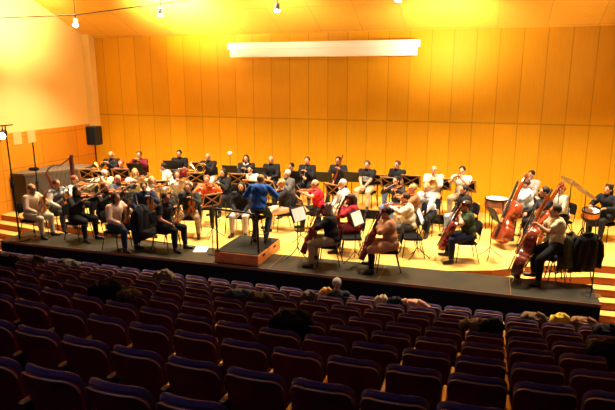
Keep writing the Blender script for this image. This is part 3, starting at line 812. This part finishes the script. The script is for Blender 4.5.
# back row on the riser
bk = dict(z0=RZ)
P('bald man in black far left', 111, 155, -75, 'horn', BLK, BLK, H_GR, 'balding', **bk)
P('person in burgundy beside the bald man', 121, 164, -75, 'lap', (.28, .03, .05), BLK, H_RD, z0=0, seat=.55)
P('bearded man in dark maroon jacket', 139, 155, -70, 'trumpet', (.13, .01, .02), BLK, H_BR, **bk)
P('dark-haired man in black behind a black stand', 179, 154, -75, 'lap', BLK, BLK, H_BK, **bk)
P('balding man in black jacket', 208, 157, -80, 'horn', BLK, (.55, .52, .48), H_GR, 'balding', **bk)
P('long-haired woman in black with white collar', 246, 159, -80, 'clarinet', BLK, BLK, H_BK, 'long', extra='collar', **bk)
P('grey-haired man in black with hands joined', 271, 160, -85, 'lap', BLK, BLK, H_GR, 'balding', hands=[(-.04, .36, .72), (.04, .36, .72)], **bk)
P('short-haired man in black sweater', 307, 161, -90, 'clarinet', BLK, BLK, H_BR, **bk)
P('man with glasses in black sweater', 338, 161, -95, 'bassoon', (.02, .018, .02), BLK, H_BK, extra='glasses', **bk)
P('man in printed black t-shirt and khaki trousers', 367, 165, -100, 'knees', BLK, (.42, .33, .20), H_BR, sleeves='short', hands=[(-.04, .40, .64), (.04, .40, .64)], extra='print', **bk)
P('bearded man in black t-shirt and jeans', 397, 165, -115, 'lap', BLK, JEAN, H_BR, sleeves='short', **bk)
P('bald man in cream shirt behind a wooden stand', 434, 170, -95, 'trombone', CRM, KHK, H_BR, 'balding', **bk)
P('dark-haired man in white t-shirt with trumpet', 462, 171, -105, 'trumpet', (.72, .66, .52), KHK, H_BK, sleeves='short', **bk)
# print on the t-shirt
# basses and percussion
b1 = P('bass player in pale checked shirt', 525, 184, 190, 'none', (.45, .52, .60), BLK, H_BR, z0=0, seat=.62, chair=False, hands=[(-.16, .30, 1.22), (.26, .38, .82)], knees=[(-.28, .40), (.24, .40)], feet=[(-.28, .42), (.24, .38)])
place_copy('stool', lambda: make_stool(.62), b1.location.x, b1.location.y, 0, 0, 'tall stool under the bass player in pale checked shirt', 'tall stools')
P('black-haired bass player in dark top', 544, 192, 195, 'none', BLK, BLK, H_BK, seat=.62, chair=False, hands=[(-.16, .30, 1.22), (.26, .38, .82)], knees=[(-.28, .40), (.24, .40)], feet=[(-.28, .42), (.24, .38)])
b2 = bpy.data.objects[[o.name for o in bpy.data.objects if o.get('category') == 'person'][-1]] if False else PEOPLE[-1][1]
place_copy('stool', None, b2.location.x, b2.location.y, 0, .3, 'tall stool under the black-haired bass player', 'tall stools')
P('red-haired player in white shirt behind the basses', 561, 190, 210, 'lap', WHT, BLK, H_RD)
P('dark-haired person half hidden behind the basses', 531, 175, 230, 'lap', (.40, .36, .34), BLK, H_BK, seat=.56)
b3 = P('bass player in cream t-shirt and black trousers', 555, 211, 190, 'none', (.66, .55, .32), BLK, H_BR, z0=0, seat=.66, chair=False, sleeves='short', hands=[(-.12, .44, 1.16), (.20, .50, .84)], knees=[(-.30, .40), (.20, .42)], feet=[(-.30, .42), (.20, .38)])
place_copy('stool', None, b3.location.x, b3.location.y, 0, .1, 'tall stool under the bass player in cream t-shirt', 'tall stools')
P('dark-haired percussionist in black at the right edge', 608, 190, 225, 'none', BLK, BLK, H_BK, 'curly', seat=.5, hands=[(-.2, .42, .86), (.2, .42, .86)])

def bass_at(bot, top, front, label):
    Mx = frame_from((0, 0, .12), Vector(top) - Vector(bot) + Vector((0, 0, .12)), front)
    return make_fiddle('double_bass', 'double bass', 1.06, .20, .48, Mx, M['bass'], label, 'double basses', pin=.12, root_loc=tuple(bot), bass=True)
bass_at((.44, 13.5, 0), (1.10, 14.3, 1.75), (-.95, -.45, .25), 'double bass leaning right, its scroll highest against the back wall')
bass_at((1.0, 12.95, 0), (1.72, 13.6, 1.42), (-1, -.3, .25), 'double bass of the black-haired player, half hidden behind the front one')
bass_at((.70, 11.12, FR), (1.30, 11.95, 1.45), (-.9, .25, .35), 'nearest double bass, standing on the apron before the cream t-shirt')
make_bow((.55, .2, .8), (-.1, .3, .92), (1.2, 11.3, 0), .2, 'bow across the nearest double bass') 

# conductor on a stool
cz = .255
cx_, cy_ = place(261, 180, .255, 98, .72, .12, 0, .10)
rt, H, hd = person('conductor', (cx_, cy_), cz, 98, BLU, DJEAN, H_BL, 'short', seat=.72, lean=.12, stoop=.10, hands=[(-.24, .44, 1.00), (.27, .46, 1.06)], feet=[(-.12, .12), (.14, .10)], knees=[(-.15, .34), (.16, .34)],
                   label='conductor in blue shirt on the podium, seen from behind', group='orchestra players')
del rt['group']
place_copy('stool', None, cx_ - .02, cy_, cz, .4, 'tall stool under the conductor on the podium', 'tall stools')
bpy.data.objects[bpy.data.objects[-1].name] if False else None
# the white stick
r = MB().tube([local_to_world(rt, H[1] + Vector((0, .06, 0))), local_to_world(rt, H[1] + Vector((0.02, .38, .10)))], [.004, .002], n=6).build('baton', M['paper'])
tag(r, 'thin white baton in the conductor right hand', 'baton')

# empty chairs
x, y = onz(152, 250, 0)[:2]
place_copy('chair', None, x, y + .1, 0, math.radians(-10) - PI / 2, 'empty black chair with a coat, left of the large man')
for (px, py, fa, lab) in [(572, 277, 118, 'empty black chair with coat at the right end of the apron'), (548, 277, 150, 'chair with an olive jacket behind the front bass player'), (345, 262, 200, 'empty chair beside the grey-haired cellist'),
                          (408, 262, 195, 'empty chair just right of the tan tunic cellist'), (236, 232, -80, 'empty chair behind the podium left edge')]:
    x, y = onz(px, py, 0)[:2]
    if px == 345 or px == 408: y += .5
    place_copy('chair', None, x, y, 0, math.radians(fa) - PI / 2, lab)

def coat_over(x, y, z, rz, col, w, hgt, d, label, name='coat', seed=1):
    """a garment hung over a chair back: two drooping panels joined over the top, with sleeves"""
    rnd = random.Random(seed); r = root(name, (x, y, z), rz, label, 'coat', 'coats on the stage chairs')
    b = MB(); n, m_ = 12, 11; vs = []; fs = []
    path = []
    for k in range(m_):
        t = k / (m_ - 1)
        if t < .42: q = t / .42; path.append((d * .5 * (1.25 - .25 * q), -hgt * (1 - q)))
        elif t > .58: q = (t - .58) / .42; path.append((-d * .5 * (1 + .45 * q), -hgt * .82 * q))
        else: q = (t - .42) / .16; path.append((d * .5 * math.cos(PI * q), .05 * math.sin(PI * q)))
    for k, (yy, zz) in enumerate(path):
        for i in range(n):
            u = i / (n - 1) * 2 - 1; dr = abs(u) ** 3
            ww = w * (1 - .28 * max(0, 1 + zz / hgt) * .7)
            vs.append((u * ww, yy + .02 * math.sin(u * 9 + k), zz - .07 * dr * (1 if zz > -.2 else .2) + .012 * math.sin(u * 12)))
    for k in range(m_ - 1):
        for i in range(n - 1): fs.append((k * n + i, k * n + i + 1, (k + 1) * n + i + 1, (k + 1) * n + i))
    b.add(vs, fs); o = b.build('coat_body', cloth(col), r); s = o.modifiers.new('s', 'SOLIDIFY'); s.thickness = .03
    for s_ in (-1, 1):
        MB().tube([(s_ * w * .60, -.03, -.04), (s_ * w * .86, -.05, -.16), (s_ * w * .90, -.085, -.36), (s_ * w * .84, -.07, -hgt * .75)], [.07, .066, .06, .05], n=10).build('sleeve', cloth(col), r)
    MB().tube([(-.10, .0, .06), (0, -.05, .085), (.10, 0, .06)], .025, n=8).build('collar', cloth(col), r)
    return r
def chair_coat(px, py, fa, col, lab, sd, **k):
    x, y = onz(px, py, 0)[:2]; a = math.radians(fa) - PI / 2
    off = Vector((0, -.33, .92)); c, s = math.cos(a), math.sin(a)
    coat_over(x - s * off.y, y + c * off.y + k.get('dy', 0), off.z, a, col, k.get('w', .25), k.get('h', .72), .12, lab, seed=sd)
chair_coat(152, 250, -10, BLK, 'black coat hung over the empty chair left of the large man', 3, dy=.1)
chair_coat(572, 277, 118, BLK, 'big black coat over the chair at the right end', 4, w=.29)
chair_coat(548, 277, 150, (.07, .06, .025), 'olive jacket over the chair behind the front bass player', 5)

# ------------------------------------------------------------------ music stands
def st(px, py, z, face, kind, label, h=None, z0=0):
    """desk centre px,py at height z"""
    w = onz(px, py, z + z0); key = 'stand_%s_%.2f' % (kind, z)
    o = place_copy(key, lambda: make_stand(kind, z), w.x, w.y, z0, math.radians(face) - PI / 2, label)
    return o, w
def sheet_on(w, z, face, label, s=.9, z0=0):
    a = math.radians(face) - PI / 2
    R = Matrix.Rotation(math.radians(22), 3, 'X')
    r = MB()
    for sx in (-1, 1): r.box(R @ Vector((sx * .105, .022, -.01)), (.205, .006, .285), R @ Matrix.Rotation(sx * .05, 3, 'Z'))
    o = r.build('sheet_music', M['paper'], None, False, (w.x, w.y, z + z0)); o.rotation_euler.z = a
    tag(o, label, 'sheet music', 'sheet music on the stands')
W_ = 'wooden stand desk with crossed slats, '
for (px, py, z, fa, z0, lab) in [
    (88, 174, 1.05, 110, 0, W_ + 'leftmost of the back left pair'), (101, 176, 1.05, 105, 0, W_ + 'second of the back left pair'),
    (121, 174, 1.05, 110, 0, W_ + 'below the person in burgundy'),
    (212, 200, .95, 150, 0, W_ + 'nearest the podium left side'),
    (301, 204, 1.0, 30, 0, W_ + 'left of the grey-haired cellist'), (238, 179, 1.05, 95, 0, W_ + 'behind the conductor left shoulder'),
    (269, 186, 1.05, 60, 0, W_ + 'right of the conductor head'), (378, 180, 1.08, 90, 0, W_ + 'under the man in khaki trousers'),
    (411, 181, 1.15, 85, 0, W_ + 'left of the bald man in cream'), (441, 184, 1.15, 85, 0, W_ + 'in front of the bald man in cream'),
    (466, 186, 1.12, 80, 0, W_ + 'in front of the man with trumpet'), (390, 183, 1.1, 80, 0, W_ + 'below the bearded man in jeans'),
    (333, 190, 1.0, 60, 0, W_ + 'between crimson and white shirts'), (252, 186, 1.0, 80, 0, W_ + 'just behind the conductor'),
    (196, 178, 1.0, 100, 0, W_ + 'under the fair person in burgundy'), (160, 186, 1.0, 120, 0, W_ + 'among the violins left of centre')]:
    st(px, py, z, fa, 'wood', lab, z0=z0)
B_ = 'black metal music stand, '
for (px, py, z, fa, lab) in [
    (135, 168, 1.22, 100, B_ + 'before the bearded man in maroon'), (171, 165, 1.22, 100, B_ + 'before the dark-haired man in black'),
    (200, 167, 1.2, 100, B_ + 'before the balding man with pale trousers'), (230, 170, 1.15, 95, B_ + 'left of the long-haired woman'),
    (292, 176, 1.1, 90, B_ + 'left of the short-haired man'), (324, 177, 1.15, 90, B_ + 'between the two men in black sweaters'),
    (352, 177, 1.15, 90, B_ + 'between glasses man and t-shirt man'), (260, 172, 1.15, 90, B_ + 'below the grey-haired man')]:
    st(px, py, z, fa, 'metal', lab)
for (px, py, z, fa, lab) in [(298, 214, 1.0, -20, 'white sheet music tilted before the grey-haired cellist'), (356, 218, .98, -15, 'white sheet music left of the tan tunic cellist'),
                             (419, 216, .95, 0, 'white sheet music between the viola and green shirt cellist'), (493, 214, 1.0, 20, 'white sheet music before the leaning double bass')]:
    o, w = st(px, py, z, fa, 'metal', B_ + 'holding the ' + lab.replace('white ', ''))
    sheet_on(w, z, fa, lab)

# ------------------------------------------------------------------ harp
r = root('harp', (-11.35, 12.75, 0), math.radians(25), 'dark wooden harp standing before the grey covered case', 'harp')
MB().tube([(.42, 0, .06), (.44, 0, .9), (.42, 0, 1.72)], [.065, .055, .06], n=12).build('column', M['harp_wood'], r)
MB().tube([(.42, 0, 1.68), (.44, 0, 1.74), (.44, 0, 1.80)], [.05, .06, .045], n=12).build('crown', M['harp_wood'], r)
MB().tube([(.40, 0, 1.72), (.25, 0, 1.60), (.10, 0, 1.50), (-.05, 0, 1.52), (-.20, 0, 1.42), (-.28, 0, 1.28)], [.035, .035, .035, .04, .04, .035], n=10, flat=.6).build('neck', M['harp_wood'], r)
MB().tube([(-.28, 0, 1.32), (-.05, 0, .7), (.30, 0, .12)], [.05, .10, .17], n=12, flat=.6).build('soundbox', M['harp_wood'], r)
MB().box((.32, 0, .05), (.42, .34, .10), bev=.02).build('base', M['harp_wood'], r)
b = MB()
for k in range(18):
    t = k / 17; b.tube([(-.24 + .54 * t, 0, 1.22 - 1.02 * t), (-.22 + .60 * t, 0, 1.36 + .22 * math.sin(t * 2.2))], .0025, n=3)
b.build('string', M['paper'], r)

# ------------------------------------------------------------------ percussion
def timpani(x, y, lab, R0=.29, h=.82):
    r = root('timpani', (x, y, 0), 0, lab, 'timpani', 'timpani')
    MB().lathe([(0, h - .42), (.12, h - .41), (.24, h - .33), (.32, h - .20), (R0, h - .03)], n=28).build('bowl', M['copper'], r)
    MB().lathe([(R0, h - .045), (R0 + .02, h - .04), (R0 + .02, h), (R0 - .01, h + .005)], n=28).build('hoop', M['steel'], r)
    MB().lathe([(R0, h), (R0 * .5, h + .004), (0, h + .004)], n=28).build('drumhead', M['drumhead'], r)
    for a in range(0, 360, 90):
        c, s = math.cos(math.radians(a + 30)), math.sin(math.radians(a + 30))
        MB().tube([((R0 + .02) * c, (R0 + .02) * s, h - .05), (.30 * c, .30 * s, .30), (.27 * c, .27 * s, 0)], .014, n=6).build('leg', M['steel'], r)
timpani(.37, 15.25, 'kettledrum with pale head behind the leaning double bass')
def cymbal(x, y, z, rx, ry, lab):
    r = root('cymbal', (x, y, 0), 0, lab, 'cymbal', 'cymbals on stands')
    b = MB().lathe([(.005, .035), (.04, .03), (.06, .012), (.16, .004), (.27, -.012), (.27, -.015), (.16, 0), (.05, .006), (.005, .03)], n=32)
    b.xf(Matrix.Translation((0, 0, z)) @ Matrix.Rotation(rx, 4, 'X') @ Matrix.Rotation(ry, 4, 'Y')).build('plate', M['cymbal'], r)
    MB().tube([(0, 0, .35), (0, 0, z + .05)], .011, n=8).build('pole', M['steel'], r)
    for a in (90, 210, 330):
        c, s = math.cos(math.radians(a)), math.sin(math.radians(a)); MB().tube([(0, 0, .5), (.3 * c, .3 * s, .01)], .010, n=6).build('leg', M['steel'], r)
cymbal(1.98, 14.35, 1.50, .15, .45, 'tilted cymbal on a tall stand, the upper left one')
cymbal(2.26, 14.0, 1.33, .10, .50, 'tilted cymbal on a tall stand, the lower right one')
def drum(x, y, z, rad, dep, rot, lab, legs=True, shell='copper'):
    r = root('drum', (x, y, 0), 0, lab, 'drum', 'drums of the percussion')
    T = Matrix.Translation((0, 0, z)) @ rot
    MB().lathe([(rad, -dep / 2), (rad, dep / 2)], n=28).xf(T).build('shell', M[shell], r)
    for q in (-1, 1):
        MB().lathe([(rad + .012, q * dep / 2 - .02), (rad + .012, q * dep / 2 + .012), (rad - .01, q * dep / 2 + .014)], n=28).xf(T).build('hoop', M['steel'], r)
        MB().lathe([(rad, q * dep / 2), (0, q * dep / 2 + q * .003)], n=28).xf(T).build('drumhead', M['drumhead'] if shell != 'black' else M['chair_pad'], r)
    for a in (90, 210, 330):
        c, s = math.cos(math.radians(a)), math.sin(math.radians(a))
        MB().tube([(rad * .7 * c, rad * .7 * s, z - .1), (rad * .9 * c, rad * .9 * s, .01)], .012, n=6).build('leg', M['steel'], r)
drum(2.42, 14.1, .82, .19, .16, Matrix.Rotation(.2, 4, 'X'), 'snare drum below the tilted cymbals')
drum(2.62, 14.75, .62, .23, .30, Matrix.Rotation(PI / 2 - .1, 4, 'X'), 'dark bass drum in front of the percussionist', shell='black')
r = root('snare_stand', (1.72, 14.2, 0), 0, 'thin dark stand left of the cymbals', 'stand')
MB().tube([(0, 0, .01), (0, 0, 1.45)], .010, n=8).build('pole', M['steel'], r); MB().lathe([(0, 0), (.14, 0), (.14, .015), (0, .03)], n=18).build('base', M['steel'], r)
r = root('black_box_stand', (2.02, 10.85, FR), 0, 'round-based black stand pole at the right end of the apron', 'stand')
r.name = 'pole_stand'
MB().tube([(0, 0, .02), (0, 0, 1.15)], .013, n=8).build('pole', M['steel'], r); MB().lathe([(0, 0), (.17, 0), (.17, .012), (.03, .03), (0, .03)], n=24).build('base', M['chrome'], r)

# white globe lamp by the back wall
r = root('globe_lamp', (-7.72, 16.3, RZ - .12), 0, 'small pale globe lamp on a thin stand by the back wall', 'lamp')
MB().tube([(0, 0, .02), (0, 0, 1.30)], .010, n=8).build('pole', M['steel'], r); MB().lathe([(0, 0), (.12, 0), (.12, .02), (0, .03)], n=18).build('base', M['steel'], r)
MB().ell((0, 0, 1.36), (.075,) * 3, nu=16, nv=12).build('globe', M['paper'], r)

# ------------------------------------------------------------------ audience seats
PW = .53
def make_seat():
    r = root('theatre_seat', (0, 0, 0), 0, 'x', 'theatre seat', 'theatre seats facing the stage')
    hw = .236
    def outline(hw, top, bot, rad, arch):
        pts = [(-hw * .86, bot), (hw * .86, bot), (hw, bot + .25)]
        for k in range(7):
            a = k / 6 * PI / 2; pts.append((hw - rad + rad * math.cos(a), top - rad + rad * math.sin(a)))
        for k in range(1, 6):
            u = 1 - k / 3; pts.append(((hw - rad) * u, top + arch * (1 - u * u)))
        for k in range(7):
            a = PI / 2 + k / 6 * PI / 2; pts.append((-hw + rad + rad * math.cos(a), top - rad + rad * math.sin(a)))
        pts.append((-hw, bot + .25)); return pts
    tilt = math.radians(13)
    def fn(v):
        z = v.z; y = v.y + 1.3 * v.x * v.x
        return Vector((v.x, y * math.cos(tilt) - z * math.sin(tilt), z * math.cos(tilt) + y * math.sin(tilt)))
    # z measured from the top of the back (0) downwards
    MB().prism(outline(hw, -.034, -.62, .12, .014), 0, .03, fn=fn, bev=.006, bulge=.004).build('back_shell', M['seat_back'], r)
    MB().prism(outline(hw + .004, .0, -.50,   .125, .016), .031, .085, fn=fn, bev=.022, bulge=.006).build('back_cushion', M['seat_pad'], r)
    o = outline(hw, -.034, -.62, .12, .014)[3:-1]
    MB().tube([fn(Vector((x * 1.0, .004, z + .003))) for x, z in o], .0070, n=6).build('piping', M['seat_pipe'], r)
    # tipped-up seat cushion
    MB().box((0, .25, -.50), (.42, .11, .40), Matrix.Rotation(math.radians(-12), 3, 'X'), bev=.04).build('seat_cushion', M['seat_pad'], r)
    return r
def make_arm():
    r = root('seat_arm', (0, 0, 0), 0, 'x', 'armrest', 'shared armrests between the seats')
    MB().box((0, .26, -.31), (.050, .36, .028), Matrix.Rotation(math.radians(-3), 3, 'X'), bev=.012).build('arm_top', M['arm_wood'], r)
    MB().prism([(.14, -.93), (.34, -.93), (.31, -.75), (.38, -.33), (.12, -.33), (.18, -.75)], -.015, .015, fn=lambda v: Vector((v.y, v.x, v.z))).build('arm_post', M['steel'], r, False)
    return r
def row_y(j, X): return ROWS[j][0] + CURV[j] * (X + 1.05) ** 2
def px_of(p):
    d = Vector(p) - Vector((0, 0, CH)); z = d.dot(_F)
    return 307.5 + FPX * d.dot(_R) / z, 205 - FPX * d.dot(_U) / z
ordn = ['nearest', 'second', 'third', 'fourth', 'fifth', 'sixth', 'seventh', 'eighth', 'front']
cnt = 0
for j in range(NR):
    row = []
    X0 = .335 + .03 * (j - 2) + PW / 2
    for n_ in range(-14, 30):
        X = X0 - n_ * PW
        if X > XR - .6 or X < WX + .5: continue
        y = row_y(j, X); z = ROWS[j][1]
        a = px_of((X, y, z))
        e0, e1 = px_of((X - .22, y, z)), px_of((X + .22, y, z))
        if e1[0] < -26 or e0[0] > 613 or min(e0[1], e1[1], a[1]) > 411: continue
        row.append((X, y, z, n_))
    row.sort()
    for i, (X, y, z, n_) in enumerate(row):
        ang = math.atan(2 * CURV[j] * (X + 1.05))
        nm = ordn[j] + ' row'
        k = i + 1
        lab = 'purple-topped theatre seat, %s row%s, seat %d from the left edge' % (ordn[j], ' from camera' if j < NR - 1 else ' by the stage', k)
        place_copy('seat', make_seat, X, y, z, ang, lab); cnt += 1
        c, s = math.cos(ang), math.sin(ang); ax, ay = X + PW / 2 * c, y + PW / 2 * s
        place_copy('arm', make_arm, ax, ay, z, ang, 'wooden armrest right of seat %d in the %s row%s' % (k, ordn[j], ' from camera' if j < NR - 1 else ' by the stage'))
print('seats', cnt)

# things left on the seats
def heap(px, py, j, col, size, lab, seed, cat='coat', name='coat', colb=None, tall=1.0, dy=.02):
    rnd = random.Random(seed)
    best = None
    for q in range(NR):
        w = onz(px, py, ROWS[q][1] + .03); e = abs(w.y - row_y(q, w.x) - .05)
        if best is None or e < best[0]: best = (e, q, w)
    j, w = best[1], best[2]; w = Vector((w.x, row_y(j, w.x) + .05, ROWS[j][1] + .01))
    ph = [rnd.uniform(0, 6) for _ in range(6)]
    def warp(v):
        k = 1 + .16 * math.sin(4 * v.x + ph[0]) * math.sin(5 * v.z + ph[1]) + .10 * math.sin(9 * v.x + ph[2]) * math.cos(8 * v.y + ph[3]) + .05 * math.sin(17 * v.z + ph[4])
        q = v * k
        if q.z < 0: q.z *= 1.6
        return q
    r = root(name, (w.x, w.y, w.z), rnd.uniform(-.3, .3), lab, cat, 'clothes and bags left on the seats')
    MB().ell((0, dy, -.02), size, nu=28, nv=18, warp=warp).build('cloth_body' if cat == 'coat' else 'bag_body', cloth(col), r)
    c2 = colb or col
    MB().tube([(-size[0] * .5, -.04, size[2] * .5), (-size[0] * .9, -.08, 0), (-size[0] * 1.0, -.07, -size[2] * 1.2)], [.05, .045, .035], n=10).build('sleeve' if cat == 'coat' else 'strap', cloth(c2), r)
    MB().tube([(size[0] * .3, .0, size[2] * .8), (size[0] * .75, -.04, size[2] * .55), (size[0] * 1.05, -.03, -size[2] * .3)], [.04, .04, .03], n=10).build('sleeve' if cat == 'coat' else 'flap', cloth(c2), r)
heap(113, 285, 6, (.008, .010, .008), (.26, .15, .16), 'large black coat heaped on the left seats', 1)
heap(134, 290, 5, (.14, .09, .05), (.15, .10, .06), 'brown garment end beside the large black coat', 2)
heap(167, 274, 7, (.16, .12, .09), (.24, .12, .13), 'grey-brown coat over a seat left of the podium', 3)
heap(32, 258, 8, (.05, .035, .05), (.30, .12, .08), 'dark clothes on the far left seats', 4)
heap(70, 262, 8, (.09, .075, .06), (.30, .12, .06), 'grey-green clothes on the left seats near the stage', 5)
heap(8, 258, 7, (.02, .02, .02), (.26, .12, .10), 'black coat on the seats at the left edge', 15)
heap(243, 289, 8, (.08, .12, .16), (.22, .10, .06), 'blue-grey jacket over a seat below the podium', 6)
heap(264, 293, 7, (.12, .09, .05), (.22, .10, .06), 'brown jacket over a seat below the podium', 7)
heap(310, 292, 8, (.14, .10, .06), (.13, .10, .08), 'brown bag on a front row seat', 8, 'bag', 'bag')
heap(325, 293, 8, (.75, .38, .08), (.11, .09, .11), 'small orange-yellow bag on a front row seat', 9, 'bag', 'bag')
heap(290, 321, 4, (.008, .008, .010), (.26, .15, .14), 'black coat heaped on the middle seats', 10)
heap(382, 299, 8, (.55, .40, .22), (.10, .07, .09), 'pale cloth draped over a seat back', 11)
heap(396, 299, 8, (.01, .01, .015), (.12, .09, .08), 'black hat-like bundle beside the pale cloth', 12)
heap(414, 303, 8, (.55, .28, .17), (.26, .09, .07), 'pinkish fur coat lying along the seat backs', 13)
heap(474, 325, 6, (.22, .17, .11), (.20, .09, .06), 'cream patterned scarf over the seat backs', 14)
heap(493, 325, 6, (.012, .012, .012), (.15, .10, .09), 'black coat beside the patterned scarf', 16)
heap(533, 315, 8, (.17, .10, .045), (.20, .12, .08), 'brown wedge-shaped bag on the right front seats', 17, 'bag', 'bag')
heap(560, 319, 8, (.80, .55, .04), (.15, .11, .12), 'bright yellow bag on the right front seats', 18, 'bag', 'bag')
heap(584, 322, 8, (.30, .14, .06), (.20, .12, .10), 'brown fur coat on the right front seats', 19)
heap(604, 326, 8, (.02, .018, .02), (.20, .12, .10), 'black coat at the right edge of the front seats', 20)
heap(606, 345, 6, (.012, .012, .012), (.24, .12, .12), 'black coat over a right-hand seat', 21)
# writing tablet folded out
for (px, py, j, lab) in [(60, 290, 5, 'folded-out wooden writing tablet on the left seats')]:
    w = onz(px, py, ROWS[j][1] - .06)
    r = root('writing_tablet', (w.x, w.y, w.z), .1, lab, 'writing tablet')
    MB().box((0, 0, 0), (.42, .24, .02), bev=.008).build('tablet_top', cloth((.16, .075, .03), .4), r); MB().tube([(-.15, 0, -.01), (-.15, .02, -.32)], .014, n=8).build('support_arm', M['steel'], r)
# a listener sitting in the front rows
x, y = place(337, 283, ROWS[8][1] - .93 + .0, 90, seat=.44, lean=.02)
w = onz(337, 284, ROWS[8][1] + .19)
person('listener', (w.x, w.y - .02), ROWS[8][1] + .19 - 1.19 , 92, (.02, .02, .025), BLK, H_GR, 'short', seat=.44, lean=.0, label='grey-haired listener in black sitting in the front seats, seen from behind')
del PEOPLE[-1][1]['group']

# ------------------------------------------------------------------ lights
def area(loc, rot, size, power, col, sy=None, spread=180):
    l = bpy.data.lights.new('light', 'AREA'); l.energy = power; l.color = col; l.size = size; l.spread = math.radians(spread)
    if sy: l.shape = 'RECTANGLE'; l.size_y = sy
    o = bpy.data.objects.new('light', l); C.objects.link(o); o.location = loc; o.rotation_euler = rot; return o
def spot(loc, aim, power, col, ang=60, blend=.6, rad=.1):
    l = bpy.data.lights.new('spot', 'SPOT'); l.energy = power; l.color = col; l.spot_size = math.radians(ang); l.spot_blend = blend; l.shadow_soft_size = rad
    o = bpy.data.objects.new('spot', l); C.objects.link(o); o.location = loc
    o.rotation_euler = (Vector(aim) - Vector(loc)).to_track_quat('-Z', 'Y').to_euler(); return o
WARM = (1, .80, .50)
KEY = (1, .86, .62)
for x in (-11.0, -8.2, -5.4, -2.6, .2, 2.8):
    area((x, 13.4, 6.0), (math.radians(1), 0, 0), .8, 285, KEY, spread=95)
# unseen fill spots over the seats, added to brighten the camera-facing sides
for x, tx in ((-9.5, -8.3), (-4, -4.6), (1.5, -.8)):
    spot((x, 2.5, 8.2), (tx, 12.6, .3), 270, WARM, 30, .7, .1)
# wall wash
for x, p in ((-11, 130), (-7, 70), (-2.6, 130), (1, 110), (4, 90)):
    spot((x, 12.4, 6.2), (x, 17, 2.2), p * 1.25, WARM, 95, 1, .3)
# lamps on stands at both sides, turned up at the ceiling
spot((-10.9, 10.9, 2.9), (-6.5, 16.0, 6.4), 420, WARM, 75, .8)
spot((5.0, 10.8, 3.0), (-2.0, 16.5, 5.6), 700, WARM, 70, .8)
# lamps turned up at the ceiling and the left wall
spot((-8.8, 14.0, 4.9), (-8.7, 15.1, 5.9), 1900, WARM, 120, 1, .1)
spot((-5.6, 14.2, 5.0), (-5.6, 15.6, 6.0), 230, WARM, 120, 1, .1)
spot((-1.1, 14.6, 4.6), (-1.2, 16.5, 5.4), 560, WARM, 125, 1, .1)
spot((-10.9, 13.0, 5.4), (-13.3, 13.6, 5.9), 1150, WARM, 100, 1, .1)
spot((-8.5, 12.0, 5.8), (-13.3, 14.5, 3.8), 260, WARM, 90, 1)
# the dim house lights over the seats
area((-3, 1.0, 6.5), (math.radians(25), 0, 0), 5, 26, (.80, .72, 1.0))
w = bpy.data.worlds.new('World'); sc.world = w; w.use_nodes = True
w.node_tree.nodes['Background'].inputs[0].default_value = (.5, .5, .8, 1); w.node_tree.nodes['Background'].inputs[1].default_value = .01

sc.view_settings.view_transform = 'Standard'; sc.view_settings.look = 'None'; sc.view_settings.gamma = 1; sc.view_settings.exposure = .04
sc.view_settings.use_curve_mapping = False
